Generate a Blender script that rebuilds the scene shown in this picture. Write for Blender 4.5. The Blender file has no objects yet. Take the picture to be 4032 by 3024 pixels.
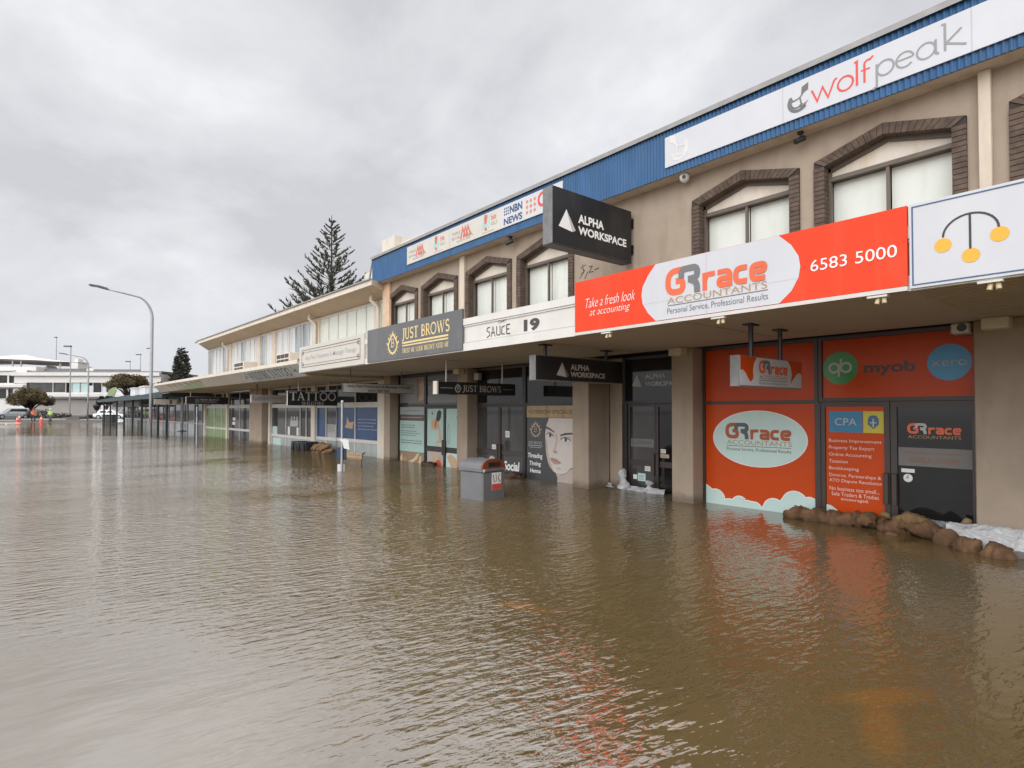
import bpy, math, random
from mathutils import Vector, Matrix, noise
R_ = math.radians
scene = bpy.context.scene
COL = scene.collection
random.seed(7)

# ------------------------------------------------------------------ camera
FPX, EYE = 2300.0, 1.75                       # focal length in pixels of the 4032 px wide photograph, eye height over water
YAW, PIT, ROL, SH = math.atan2(2016-120, FPX), math.atan(50/FPX), 0.0015, 54.0
f0 = Vector((-math.cos(YAW), math.sin(YAW), 0)); r0 = Vector((math.sin(YAW), math.cos(YAW), 0)); u0 = Vector((0, 0, 1))
FW = f0*math.cos(PIT)+u0*math.sin(PIT); UP = u0*math.cos(PIT)-f0*math.sin(PIT)
RT = r0*math.cos(ROL)+UP*math.sin(ROL); UP = UP*math.cos(ROL)-r0*math.sin(ROL)
cam = bpy.data.cameras.new("camera"); cam_o = bpy.data.objects.new("camera", cam); COL.objects.link(cam_o)
cam.sensor_fit = 'HORIZONTAL'; cam.sensor_width = 36; cam.lens = FPX/4032*36
cam.shift_y = SH/4032; cam.clip_start = 0.05; cam.clip_end = 3000
mw = Matrix((RT, UP, -FW)).transposed().to_4x4(); mw.translation = (0, 0, EYE); cam_o.matrix_world = mw
scene.camera = cam_o
FARROT = math.atan2(r0.y, r0.x)               # frame whose x runs across the view and y away along the street axis
def farpt(px, depth, z=0.0):                  # a point of the far shore from a photo column and a distance
    return f0*depth + r0*((px-2016)/FPX*depth) + Vector((0, 0, z))

# ------------------------------------------------------------------ sky, sun, exposure
SUN_DIR = Vector((0.30, -0.82, 0.58)).normalized()
w = bpy.data.worlds.new("World"); scene.world = w; w.use_nodes = True
nt = w.node_tree; N = nt.nodes; L = nt.links
for n in list(N): N.remove(n)
out = N.new('ShaderNodeOutputWorld'); bg = N.new('ShaderNodeBackground'); bg.inputs[1].default_value = 0.10
sky = N.new('ShaderNodeTexSky'); sky.sky_type = 'NISHITA'; sky.sun_disc = False
sky.sun_elevation = math.asin(SUN_DIR.z); sky.sun_rotation = math.atan2(SUN_DIR.x, SUN_DIR.y)
tc = N.new('ShaderNodeTexCoord')
def wmath(op, a, b=None, c=None):
    n = N.new('ShaderNodeMath'); n.operation = op
    for i, v in enumerate((a, b, c)):
        if v is None: continue
        if isinstance(v, (int, float)): n.inputs[i].default_value = v
        else: L.new(v, n.inputs[i])
    return n.outputs[0]
sep = N.new('ShaderNodeSeparateXYZ'); L.new(tc.outputs['Generated'], sep.inputs[0])
zz = wmath('ADD', wmath('MAXIMUM', sep.outputs[2], 0.0), 0.48)
cx = wmath('DIVIDE', sep.outputs[0], zz); cy = wmath('DIVIDE', sep.outputs[1], zz)
cmb = N.new('ShaderNodeCombineXYZ'); L.new(cx, cmb.inputs[0]); L.new(cy, cmb.inputs[1])
def wnoise(scale, detail, rough, dist, off):
    m = N.new('ShaderNodeMapping'); m.inputs['Location'].default_value = off; L.new(cmb.outputs[0], m.inputs[0])
    n = N.new('ShaderNodeTexNoise'); n.inputs['Scale'].default_value = scale; n.inputs['Detail'].default_value = detail
    n.inputs['Roughness'].default_value = rough; n.inputs['Distortion'].default_value = dist; L.new(m.outputs[0], n.inputs[0]); return n.outputs[0]
n1 = wnoise(1.9, 8, 0.54, 0.35, (3.1, 1.7, 0)); n2 = wnoise(0.8, 3, 0.5, 0.2, (8.3, 2.2, 0)); n3 = wnoise(6.0, 7, 0.62, 0.3, (1.0, 5.0, 0))
cl = wmath('ADD', wmath('MULTIPLY', n1, 0.74), wmath('ADD', wmath('MULTIPLY', n2, 0.28), wmath('MULTIPLY', n3, 0.19)))
ramp = N.new('ShaderNodeValToRGB'); L.new(cl, ramp.inputs[0])
e = ramp.color_ramp.elements
e[0].position = 0.46; e[0].color = (10.2, 10.2, 10.5, 1)
e[1].position = 0.70; e[1].color = (6.7, 6.7, 7.0, 1)
m_ = e.new(0.56); m_.color = (8.5, 8.5, 8.8, 1)
m_ = e.new(0.63); m_.color = (7.7, 7.7, 8.0, 1)
# the band over the horizon is a smooth blue grey
hz = N.new('ShaderNodeMapRange'); hz.interpolation_type = 'SMOOTHSTEP'; L.new(sep.outputs[2], hz.inputs[0])
hz.inputs[1].default_value = 0.02; hz.inputs[2].default_value = 0.26; hz.inputs[3].default_value = 0.80; hz.inputs[4].default_value = 0.0
mixh = N.new('ShaderNodeMix'); mixh.data_type = 'RGBA'; L.new(hz.outputs[0], mixh.inputs[0])
L.new(ramp.outputs[0], mixh.inputs[6]); mixh.inputs[7].default_value = (7.0, 7.2, 7.65, 1)
# thinner, brighter cloud where the sun stands behind it
dt = N.new('ShaderNodeVectorMath'); dt.operation = 'DOT_PRODUCT'; L.new(tc.outputs['Generated'], dt.inputs[0]); dt.inputs[1].default_value = SUN_DIR
glow = wmath('ADD', 1.0, wmath('MULTIPLY', wmath('POWER', wmath('MAXIMUM', dt.outputs['Value'], 0.0), 1.1), 1.9))
mul = N.new('ShaderNodeVectorMath'); mul.operation = 'SCALE'; L.new(mixh.outputs[2], mul.inputs[0]); L.new(glow, mul.inputs['Scale'])
mixs = N.new('ShaderNodeMix'); mixs.data_type = 'RGBA'; mixs.inputs[0].default_value = 0.93
L.new(sky.outputs[0], mixs.inputs[6]); L.new(mul.outputs[0], mixs.inputs[7])
L.new(mixs.outputs[2], bg.inputs[0]); L.new(bg.outputs[0], out.inputs[0])
sun = bpy.data.lights.new("sun", 'SUN'); sun.energy = 1.2; sun.angle = R_(50); sun.color = (1.0, 0.965, 0.92)
sun_o = bpy.data.objects.new("sun", sun); COL.objects.link(sun_o)
sun_o.rotation_euler = SUN_DIR.to_track_quat('Z', 'Y').to_euler()
vs = scene.view_settings
scene.display_settings.display_device = 'sRGB'; vs.view_transform = 'Standard'; vs.look = 'None'; vs.exposure = 0.0; vs.gamma = 1.0; vs.use_curve_mapping = False
scene.cycles.max_bounces = 7; scene.cycles.transparent_max_bounces = 8; scene.cycles.caustics_reflective = False; scene.cycles.caustics_refractive = False

# ------------------------------------------------------------------ materials
MATS = {}
def srgb(r, g, b):
    f = lambda c: (c/255/12.92) if c/255 <= 0.04045 else ((c/255+0.055)/1.055)**2.4
    return (f(r), f(g), f(b))
def M(name, col, rough=0.6, var=0.10, scale=2.5, bump=0.0, bscale=40, spec=0.5, metal=0.0, coat=0.0, stain=None, stain_amt=0.0, stretch=(1, 1, 1), trans=0.0, wet=False):
    """procedural material: base colour broken by noise, optional stains and fine bump"""
    if name in MATS: return MATS[name]
    m = bpy.data.materials.new(name); m.use_nodes = True; t = m.node_tree; nn = t.nodes; ll = t.links
    b = nn['Principled BSDF']; b.inputs['Roughness'].default_value = rough; b.inputs['Specular IOR Level'].default_value = spec
    b.inputs['Metallic'].default_value = metal; b.inputs['Coat Weight'].default_value = coat
    if trans: b.inputs['Alpha'].default_value = 1-trans
    co = nn.new('ShaderNodeTexCoord'); mp = nn.new('ShaderNodeMapping'); mp.inputs['Scale'].default_value = stretch; ll.new(co.outputs['Object'], mp.inputs[0])
    no = nn.new('ShaderNodeTexNoise'); no.inputs['Scale'].default_value = scale; no.inputs['Detail'].default_value = 6; no.inputs['Roughness'].default_value = 0.62; ll.new(mp.outputs[0], no.inputs[0])
    rp = nn.new('ShaderNodeValToRGB'); ll.new(no.outputs[0], rp.inputs[0])
    rp.color_ramp.elements[0].position = 0.32; rp.color_ramp.elements[0].color = tuple(c*(1-var) for c in col)+(1,)
    rp.color_ramp.elements[1].position = 0.68; rp.color_ramp.elements[1].color = tuple(min(c*(1+var), 0.95) for c in col)+(1,)
    cur = rp.outputs[0]
    if stain:
        n2 = nn.new('ShaderNodeTexNoise'); n2.inputs['Scale'].default_value = 1.7; n2.inputs['Detail'].default_value = 7; n2.inputs['Distortion'].default_value = 0.6
        mp2 = nn.new('ShaderNodeMapping'); mp2.inputs['Scale'].default_value = (2.2, 2.2, 0.5); mp2.inputs['Location'].default_value = (3, 7, 1); ll.new(co.outputs['Object'], mp2.inputs[0]); ll.new(mp2.outputs[0], n2.inputs[0])
        r2 = nn.new('ShaderNodeValToRGB'); r2.color_ramp.elements[0].position = 0.50; r2.color_ramp.elements[0].color = (0, 0, 0, 1); r2.color_ramp.elements[1].position = 0.72; r2.color_ramp.elements[1].color = (stain_amt,)*3+(1,)
        ll.new(n2.outputs[0], r2.inputs[0])
        mx = nn.new('ShaderNodeMix'); mx.data_type = 'RGBA'; ll.new(r2.outputs[0], mx.inputs[0]); ll.new(cur, mx.inputs[6]); mx.inputs[7].default_value = tuple(stain)+(1,)
        cur = mx.outputs[2]
    if wet:
        sz = nn.new('ShaderNodeSeparateXYZ'); ll.new(co.outputs['Object'], sz.inputs[0]); nw = nn.new('ShaderNodeTexNoise'); nw.inputs['Scale'].default_value = 5.0; nw.inputs['Detail'].default_value = 6; ll.new(co.outputs['Object'], nw.inputs[0])
        ad = nn.new('ShaderNodeMath'); ad.operation = 'MULTIPLY_ADD'; ll.new(nw.outputs[0], ad.inputs[0]); ad.inputs[1].default_value = -0.22; ll.new(sz.outputs[2], ad.inputs[2])
        mr = nn.new('ShaderNodeMapRange'); ll.new(ad.outputs[0], mr.inputs[0]); mr.inputs[1].default_value = -0.06; mr.inputs[2].default_value = 0.075; mr.inputs[3].default_value = 0.62; mr.inputs[4].default_value = 0.0
        mw_ = nn.new('ShaderNodeMix'); mw_.data_type = 'RGBA'; ll.new(mr.outputs[0], mw_.inputs[0]); ll.new(cur, mw_.inputs[6]); mw_.inputs[7].default_value = (0.085, 0.058, 0.034, 1); cur = mw_.outputs[2]
    ll.new(cur, b.inputs['Base Color'])
    if bump:
        n3 = nn.new('ShaderNodeTexNoise'); n3.inputs['Scale'].default_value = bscale; n3.inputs['Detail'].default_value = 4; ll.new(co.outputs['Object'], n3.inputs[0])
        bp = nn.new('ShaderNodeBump'); bp.inputs['Strength'].default_value = 1; bp.inputs['Distance'].default_value = bump; ll.new(n3.outputs[0], bp.inputs['Height']); ll.new(bp.outputs[0], b.inputs['Normal'])
    MATS[name] = m; return m

beige = M('beige_render', (0.355, 0.288, 0.222), 0.85, 0.10, 1.6, 0.002, 60, stain=(0.24, 0.19, 0.145), stain_amt=0.38, wet=True)
cream = M('cream_paint', (0.60, 0.52, 0.42), 0.7, 0.08, 2.0, 0.001, 40, stain=(0.40, 0.32, 0.23), stain_amt=0.4, wet=True)
cream_lt = M('cream_paint_light', (0.68, 0.63, 0.54), 0.65, 0.06, 2.0, stain=(0.45, 0.38, 0.30), stain_amt=0.35)
peach = M('peach_stained_paint', (0.62, 0.42, 0.28), 0.8, 0.16, 3.0, 0.002, 50, stain=(0.52, 0.50, 0.42), stain_amt=0.7)
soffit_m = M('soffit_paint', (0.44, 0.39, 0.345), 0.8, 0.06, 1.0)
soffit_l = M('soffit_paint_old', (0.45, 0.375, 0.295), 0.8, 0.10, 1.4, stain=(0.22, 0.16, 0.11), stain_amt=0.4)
blue_m = M('blue_corrugated_steel', (0.032, 0.105, 0.235), 0.5, 0.16, 5.0, spec=0.3, stretch=(1, 1, 0.2), stain=(0.055, 0.115, 0.20), stain_amt=0.5)
gutter_m = M('grey_flashing', (0.30, 0.29, 0.28), 0.5, 0.12, 4.0, metal=0.2)
brick_m = M('brown_brick', (0.098, 0.068, 0.050), 0.85, 0.35, 7.0, 0.003, 90)
mortar_m = M('dark_mortar', (0.045, 0.035, 0.028), 0.95, 0.2, 9.0)
bronze_m = M('bronze_aluminium', (0.115, 0.088, 0.066), 0.45, 0.10, 6.0)
brown_frame = M('dark_brown_frame', (0.045, 0.032, 0.026), 0.45, 0.12, 5.0)
black_frame = M('black_frame', (0.018, 0.016, 0.016), 0.4, 0.15, 5.0)
film_m = M('frosted_window_film', (0.68, 0.71, 0.65), 0.18, 0.05, 0.9, stain=(0.50, 0.53, 0.46), stain_amt=0.35)
gable_m = M('stained_gable_board', (0.68, 0.62, 0.53), 0.6, 0.08, 2.2, stain=(0.58, 0.42, 0.24), stain_amt=0.55)
glass_dk = M('dark_glass', (0.016, 0.0155, 0.015), 0.04, 0.4, 0.7, spec=0.32)
glass_md = M('shop_glass', (0.050, 0.048, 0.045), 0.05, 0.45, 0.8, spec=0.42)
glass_curt = M('curtained_glass', (0.60, 0.62, 0.62), 0.07, 0.22, 1.8, spec=0.7, stretch=(4, 4, 0.35))
glass_pale = M('pale_blind_glass', (0.62, 0.66, 0.58), 0.10, 0.06, 1.2, spec=0.6)
glass_teal = M('grey_glass', (0.30, 0.34, 0.36), 0.05, 0.35, 1.0, spec=0.7, stretch=(3, 3, 0.5))
white_p = M('white_paint', (0.68, 0.665, 0.63), 0.5, 0.05, 2.0, stain=(0.55, 0.51, 0.45), stain_amt=0.35)
white_sign = M('white_sign_face', (0.57, 0.585, 0.62), 0.5, 0.03, 1.5, stain=(0.62, 0.63, 0.64), stain_amt=0.35)
white_old = M('weathered_white_sign', (0.58, 0.56, 0.51), 0.55, 0.05, 1.5, stain=(0.60, 0.53, 0.42), stain_amt=0.5)
white_pl = M('white_plastic', (0.66, 0.66, 0.66), 0.4, 0.04, 3.0)
alu_w = M('white_aluminium', (0.62, 0.60, 0.56), 0.4, 0.06, 3.0)
alu_g = M('silver_aluminium', (0.38, 0.37, 0.36), 0.4, 0.08, 4.0, metal=0.3)
red_s = M('orange_red_sign', (0.78, 0.062, 0.022), 0.55, 0.05, 1.2, spec=0.2, stain=(0.66, 0.10, 0.05), stain_amt=0.5)
red_v = M('orange_red_window_vinyl', (0.56, 0.068, 0.008), 0.30, 0.06, 1.2, spec=0.22)
mint_v = M('pale_mint_vinyl', (0.55, 0.72, 0.69), 0.25, 0.04, 2.0)
mint_p = M('mint_poster', (0.40, 0.58, 0.53), 0.25, 0.06, 2.0)
logo_or = M('logo_orange', (0.74, 0.13, 0.045), 0.4, 0.04, 3.0)
logo_gy = M('logo_grey', (0.16, 0.16, 0.16), 0.4, 0.05, 3.0)
logo_tan = M('logo_tan', (0.42, 0.25, 0.13), 0.4, 0.05, 3.0)
txt_gy = M('grey_lettering', (0.14, 0.135, 0.135), 0.4, 0.05, 4.0)
txt_lg = M('pale_grey_lettering', (0.48, 0.47, 0.46), 0.45, 0.08, 4.0)
txt_bk = M('black_lettering', (0.025, 0.025, 0.025), 0.4, 0.05, 4.0)
txt_wh = M('white_lettering', (0.82, 0.82, 0.80), 0.4, 0.03, 4.0)
txt_pk = M('pale_pink_lettering', (0.80, 0.62, 0.54), 0.4, 0.04, 4.0)
txt_red = M('red_lettering', (0.66, 0.075, 0.055), 0.4, 0.05, 4.0)
txt_navy = M('navy_lettering', (0.035, 0.065, 0.16), 0.4, 0.05, 4.0)
gold_m = M('gold_lettering', (0.78, 0.60, 0.28), 0.35, 0.10, 6.0)
gold_dk = M('bronze_panel', (0.40, 0.28, 0.13), 0.35, 0.15, 2.0, stain=(0.20, 0.10, 0.04), stain_amt=0.7)
grey_sign = M('slate_grey_sign', (0.115, 0.118, 0.122), 0.42, 0.10, 1.6, stain=(0.17, 0.17, 0.17), stain_amt=0.4)
char_v = M('charcoal_poster', (0.050, 0.050, 0.052), 0.3, 0.08, 2.0)
black_s = M('black_sign', (0.013, 0.013, 0.014), 0.42, 0.2, 2.0, stain=(0.035, 0.035, 0.035), stain_amt=0.5)
grey_st = M('grey_sign_edge', (0.17, 0.17, 0.17), 0.6, 0.22, 6.0, stain=(0.28, 0.28, 0.28), stain_amt=0.5)
yellow_d = M('yellow_disc', (0.78, 0.42, 0.035), 0.4, 0.03, 3.0)
blue_line = M('blue_sign_border', (0.05, 0.10, 0.19), 0.4, 0.05, 3.0)
green_v = M('green_disc', (0.030, 0.24, 0.045), 0.3, 0.06, 3.0)
cyan_v = M('blue_disc', (0.030, 0.27, 0.52), 0.3, 0.06, 3.0)
teal_v = M('teal_badge', (0.012, 0.19, 0.36), 0.3, 0.05, 3.0)
yel_v = M('yellow_badge', (0.58, 0.50, 0.03), 0.3, 0.05, 3.0)
navy_v = M('blue_window_film', (0.022, 0.062, 0.165), 0.2, 0.2, 1.2, spec=0.3)
lime_v = M('lime_green_vinyl', (0.20, 0.31, 0.095), 0.25, 0.16, 2.5, spec=0.6)
skin_l = M('poster_pale_skin', (0.62, 0.56, 0.52), 0.35, 0.04, 3.0)
skin_s = M('poster_skin_tone', (0.47, 0.40, 0.36), 0.35, 0.05, 3.0)
skin_w = M('poster_warm_skin', (0.55, 0.37, 0.24), 0.35, 0.10, 5.0)
skin_d = M('poster_dark_skin', (0.30, 0.17, 0.10), 0.35, 0.12, 5.0)
lip_m = M('poster_lips', (0.42, 0.26, 0.22), 0.35, 0.05, 5.0)
brow_m = M('poster_brow', (0.09, 0.065, 0.055), 0.35, 0.1, 8.0)
hair_m = M('dark_hair', (0.018, 0.014, 0.012), 0.5, 0.3, 20)
metal_g = M('galvanised_steel', (0.36, 0.37, 0.38), 0.45, 0.10, 6.0, metal=0.5)
metal_d = M('dark_grey_steel', (0.11, 0.115, 0.12), 0.5, 0.12, 5.0)
bin_g = M('grey_bin_plastic', (0.150, 0.153, 0.160), 0.5, 0.08, 3.0, 0.0006, 60, stain=(0.13, 0.13, 0.125), stain_amt=0.5)
bin_r = M('red_brown_bin_hood', (0.22, 0.055, 0.018), 0.45, 0.12, 4.0)
rust_m = M('rust', (0.17, 0.075, 0.035), 0.9, 0.3, 12)
sand_m = M('wet_sandbag_hessian', (0.17, 0.092, 0.046), 0.9, 0.32, 7.0, 0.010, 90, stain=(0.070, 0.038, 0.020), stain_amt=0.85)
sand_o = M('olive_sandbag_hessian', (0.22, 0.145, 0.062), 0.9, 0.20, 6.0, 0.006, 150, stain=(0.11, 0.075, 0.035), stain_amt=0.6)
plas_w = M('clear_white_plastic', (0.52, 0.53, 0.54), 0.18, 0.08, 3.0, 0.02, 14)
tub_m = M('black_plastic_tub', (0.018, 0.018, 0.020), 0.35, 0.2, 5.0)
wood_m = M('weathered_bench_slats', (0.42, 0.31, 0.20), 0.75, 0.20, 6.0, stretch=(0.4, 4, 4))
bark_m = M('bark', (0.060, 0.045, 0.036), 0.95, 0.3, 8.0)
leaf_p = M('pine_foliage', (0.085, 0.085, 0.062), 0.8, 0.45, 1.2)
leaf_o = M('olive_brown_foliage', (0.125, 0.095, 0.045), 0.85, 0.50, 0.6)
leaf_d = M('dark_hedge_foliage', (0.040, 0.034, 0.022), 0.85, 0.45, 1.2)
ltwall = M('far_white_wall', (0.70, 0.68, 0.65), 0.8, 0.05, 0.3, stain=(0.55, 0.52, 0.48), stain_amt=0.4)
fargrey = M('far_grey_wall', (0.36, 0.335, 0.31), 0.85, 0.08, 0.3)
farroof = M('far_grey_roof', (0.20, 0.195, 0.19), 0.8, 0.12, 0.6)
sail_m = M('white_shade_sail', (0.80, 0.79, 0.78), 0.7, 0.03, 0.3)
sail_d = M('shaded_sail_underside', (0.42, 0.39, 0.37), 0.8, 0.06, 0.3)  # darker copy of the sail white: shade painted into the underside
aqua_g = M('aqua_blind_glass', (0.42, 0.58, 0.57), 0.15, 0.05, 0.5)
awn_g = M('blue_green_roof_sheet', (0.30, 0.37, 0.39), 0.4, 0.18, 1.2, stretch=(3, 0.4, 1))
awn_e = M('dark_green_fascia', (0.020, 0.032, 0.034), 0.5, 0.15, 2.0)
asphalt = M('wet_asphalt', (0.062, 0.058, 0.054), 0.55, 0.25, 0.35, 0.006, 30, stain=(0.11, 0.10, 0.09), stain_amt=0.7)
concrete = M('pale_concrete', (0.36, 0.33, 0.295), 0.8, 0.15, 0.8, 0.003, 30)
marking = M('yellow_road_paint', (0.70, 0.34, 0.07), 0.7, 0.12, 3.0)
car_s = M('silver_car_paint', (0.42, 0.44, 0.45), 0.25, 0.05, 2.0, metal=0.5, coat=0.6)
car_w = M('white_car_paint', (0.76, 0.76, 0.76), 0.3, 0.04, 2.0, coat=0.6)
tyre_m = M('tyre_rubber', (0.015, 0.015, 0.015), 0.85, 0.2, 9.0)
head_m = M('headlamp_lens', (0.80, 0.80, 0.78), 0.1, 0.05, 9.0)
orange_h = M('orange_hi_vis_cloth', (0.88, 0.13, 0.035), 0.8, 0.08, 5.0)
lime_h = M('lime_hi_vis_cloth', (0.42, 0.62, 0.12), 0.8, 0.10, 5.0)
silver_t = M('reflective_tape', (0.66, 0.64, 0.58), 0.5, 0.05, 9.0)
skin_m = M('person_skin', (0.42, 0.26, 0.18), 0.6, 0.08, 9.0)
trous = M('grey_work_trousers', (0.14, 0.145, 0.16), 0.85, 0.15, 9.0)
trous_d = M('navy_trousers', (0.030, 0.034, 0.045), 0.85, 0.15, 9.0)
cone_m = M('orange_cone', (0.80, 0.085, 0.045), 0.5, 0.10, 5.0)
paper_m = M('paper_notice', (0.78, 0.79, 0.79), 0.7, 0.03, 6.0)
blue_box = M('dark_blue_box', (0.018, 0.042, 0.085), 0.45, 0.12, 4.0)
brass_m = M('yellowed_lamp_glass', (0.52, 0.42, 0.26), 0.3, 0.15, 9.0)
lamp_l = M('lamp_lens', (0.62, 0.62, 0.60), 0.2, 0.05, 9.0)
# ------------------------------------------------------------------ helpers
WM = {}
def wm(o): return WM[o.name] if o is not None else Matrix.Identity(4)
def thing(name, label, cat, loc=(0, 0, 0), rotz=0.0, group=None, kind=None):
    o = bpy.data.objects.new(name, None); COL.objects.link(o); o.empty_display_size = 0.2
    o.location = loc; o.rotation_euler = (0, 0, rotz); o['label'] = label; o['category'] = cat
    if group: o['group'] = group
    if kind: o['kind'] = kind
    WM[o.name] = Matrix.Translation(Vector(loc)) @ Matrix.Rotation(rotz, 4, 'Z'); return o
class Fr:
    """a drawing plane: origin, across, up, outwards"""
    def __init__(s, o, u, v, n): s.o, s.u, s.v, s.n = Vector(o), Vector(u), Vector(v), Vector(n)
    def p(s, a, b, k=0.0): return s.o+s.u*a+s.v*b+s.n*k
def front(Y, L_=None):  # plane facing the street; a = x, b = z
    return Fr((0, Y, 0), (1, 0, 0), (0, 0, 1), (0, -1, 0))
def side(X): return Fr((X, 0, 0), (0, 1, 0), (0, 0, 1), (1, 0, 0))   # a = y, b = z
LAY = 0.003
class MB:
    def __init__(s): s.v = []; s.f = []
    def add(s, vs_, fs_):
        k = len(s.v); s.v += [tuple(p) for p in vs_]; s.f += [tuple(i+k for i in f) for f in fs_]; return s
    def box(s, x0, x1, y0, y1, z0, z1):
        return s.add([(x0, y0, z0), (x1, y0, z0), (x1, y1, z0), (x0, y1, z0), (x0, y0, z1), (x1, y0, z1), (x1, y1, z1), (x0, y1, z1)],
                     [(0, 3, 2, 1), (4, 5, 6, 7), (0, 1, 5, 4), (1, 2, 6, 5), (2, 3, 7, 6), (3, 0, 4, 7)])
    def cbox(s, x0, x1, y0, y1, z0, z1, c=0.01):     # box with chamfered vertical and top edges
        ring = lambda d, z: [(x0+d+c, y0+d, z), (x1-d-c, y0+d, z), (x1-d, y0+d+c, z), (x1-d, y1-d-c, z), (x1-d-c, y1-d, z), (x0+d+c, y1-d, z), (x0+d, y1-d-c, z), (x0+d, y0+d+c, z)]
        vs_ = ring(0, z0)+ring(0, z1-c)+ring(c, z1); fs_ = [tuple(range(7, -1, -1)), tuple(range(16, 24))]
        for k in (0, 8):
            for i in range(8): j = (i+1) % 8; fs_.append((k+i, k+j, k+8+j, k+8+i))
        return s.add(vs_, fs_)
    def prism(s, pts, d0, d1, fr):                   # polygon in a frame, from layer d0 (back) to d1 (front)
        n = len(pts); vs_ = [fr.p(a, b, d0) for a, b in pts]+[fr.p(a, b, d1) for a, b in pts]
        fs_ = [tuple(range(n-1, -1, -1)), tuple(range(n, 2*n))]+[(i, (i+1) % n, n+(i+1) % n, n+i) for i in range(n)]
        return s.add(vs_, fs_)
    def poly(s, fr, pts, lay=1): n = len(pts); return s.add([fr.p(a, b, lay*LAY) for a, b in pts], [tuple(range(n))])
    def rect(s, fr, a0, a1, b0, b1, lay=1): return s.poly(fr, [(a0, b0), (a1, b0), (a1, b1), (a0, b1)], lay)
    def ell(s, fr, ca, cb, ra, rb, lay=1, n=32): return s.poly(fr, [(ca+ra*math.cos(2*math.pi*i/n), cb+rb*math.sin(2*math.pi*i/n)) for i in range(n)], lay)
    def ribbon(s, fr, pts, w_, lay=1, closed=False, w1=None):
        P = [Vector(p) for p in pts]; n = len(P); Lf = []; Rt = []
        for i in range(n):
            a = P[i-1] if (i > 0 or closed) else P[i]; c = P[(i+1) % n] if (i < n-1 or closed) else P[i]
            d1 = (P[i]-a); d2 = (c-P[i]); d1 = d1.normalized() if d1.length > 1e-9 else d2.normalized(); d2 = d2.normalized() if d2.length > 1e-9 else d1
            t = (d1+d2); t = t.normalized() if t.length > 1e-6 else d1; nn = Vector((-t.y, t.x)); k = max(0.45, nn.dot(Vector((-d1.y, d1.x))))
            ww = w_ if w1 is None else w_+(w1-w_)*i/max(1, n-1)
            Lf.append(P[i]+nn*(ww/2/k)); Rt.append(P[i]-nn*(ww/2/k))
        vs_ = [fr.p(q.x, q.y, lay*LAY) for q in Lf]+[fr.p(q.x, q.y, lay*LAY) for q in Rt]
        fs_ = [(i, n+i, n+(i+1) % n, (i+1) % n) for i in range(n if closed else n-1)]
        return s.add(vs_, fs_)
    def text(s, fr, st, a0, a1, b0, b1, lay=1, bold=0.0, shear=0.0, wide=1.0):
        vs_, fs_ = text_mesh(st, bold, shear)
        xs = [v[0] for v in vs_]; ys = [v[1] for v in vs_]; x0, x1, y0, y1 = min(xs), max(xs), min(ys), max(ys)
        return s.add([fr.p(a0+(v[0]-x0)/(x1-x0)*(a1-a0), b0+(v[1]-y0)/(y1-y0)*(b1-b0), lay*LAY) for v in vs_], fs_)
    def tube(s, pts, r, seg=8, r1=None, cap=True):
        P = [Vector(p) for p in pts]; n = len(P); vs_ = []; fs_ = []
        t0 = (P[1]-P[0]).normalized(); a = Vector((0, 0, 1)) if abs(t0.z) < 0.9 else Vector((1, 0, 0)); nx = t0.cross(a).normalized()
        for i in range(n):
            t = (P[min(i+1, n-1)]-P[max(i-1, 0)]).normalized(); nx = (nx-t*nx.dot(t)).normalized(); ny = t.cross(nx)
            rr = r if r1 is None else r+(r1-r)*i/(n-1)
            vs_ += [P[i]+nx*(rr*math.cos(2*math.pi*k/seg))+ny*(rr*math.sin(2*math.pi*k/seg)) for k in range(seg)]
        for i in range(n-1):
            for k in range(seg): fs_.append((i*seg+k, i*seg+(k+1) % seg, (i+1)*seg+(k+1) % seg, (i+1)*seg+k))
        if cap: fs_ += [tuple(range(seg-1, -1, -1)), tuple((n-1)*seg+k for k in range(seg))]
        return s.add(vs_, fs_)
    def lathe(s, prof, c=(0, 0, 0), seg=16, sx=1.0, sy=1.0):
        vs_ = []; fs_ = []; n = len(prof)
        for r, z in prof: vs_ += [(c[0]+sx*r*math.cos(2*math.pi*k/seg), c[1]+sy*r*math.sin(2*math.pi*k/seg), c[2]+z) for k in range(seg)]
        for i in range(n-1):
            for k in range(seg): fs_.append((i*seg+k, i*seg+(k+1) % seg, (i+1)*seg+(k+1) % seg, (i+1)*seg+k))
        fs_ += [tuple(range(seg-1, -1, -1)), tuple((n-1)*seg+k for k in range(seg))]
        return s.add(vs_, fs_)
    def build(s, name, mat, parent=None, local=False, smooth=False, label=None):
        """local=False: the shape was drawn in world coordinates"""
        m = bpy.data.meshes.new(name)
        if parent is not None and not local:
            iv = wm(parent).inverted(); vv = [tuple(iv @ Vector(v)) for v in s.v]
        else: vv = s.v
        m.from_pydata(vv, [], s.f); m.update()
        o = bpy.data.objects.new(name, m); COL.objects.link(o); m.materials.append(mat)
        if smooth:
            for p in m.polygons: p.use_smooth = True
        if parent is not None: o.parent = parent
        WM[o.name] = wm(parent)
        if label: o['label'] = label
        return o
def tag(o, label, cat, group=None, kind=None):
    o['label'] = label; o['category'] = cat
    if group: o['group'] = group
    if kind: o['kind'] = kind
    return o
def dup(root, loc, rotz, label):
    def cp(src, par):
        c = src.copy(); COL.objects.link(c)
        if par is not None: c.parent = par
        for ch in [x for x in COL.objects if x.parent == src]: cp(ch, c)
        return c
    r = cp(root, None); r.location = loc; r.rotation_euler = (0, 0, rotz); r['label'] = label
    WM[r.name] = Matrix.Translation(Vector(loc)) @ Matrix.Rotation(rotz, 4, 'Z'); return r
TXT = {}
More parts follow.
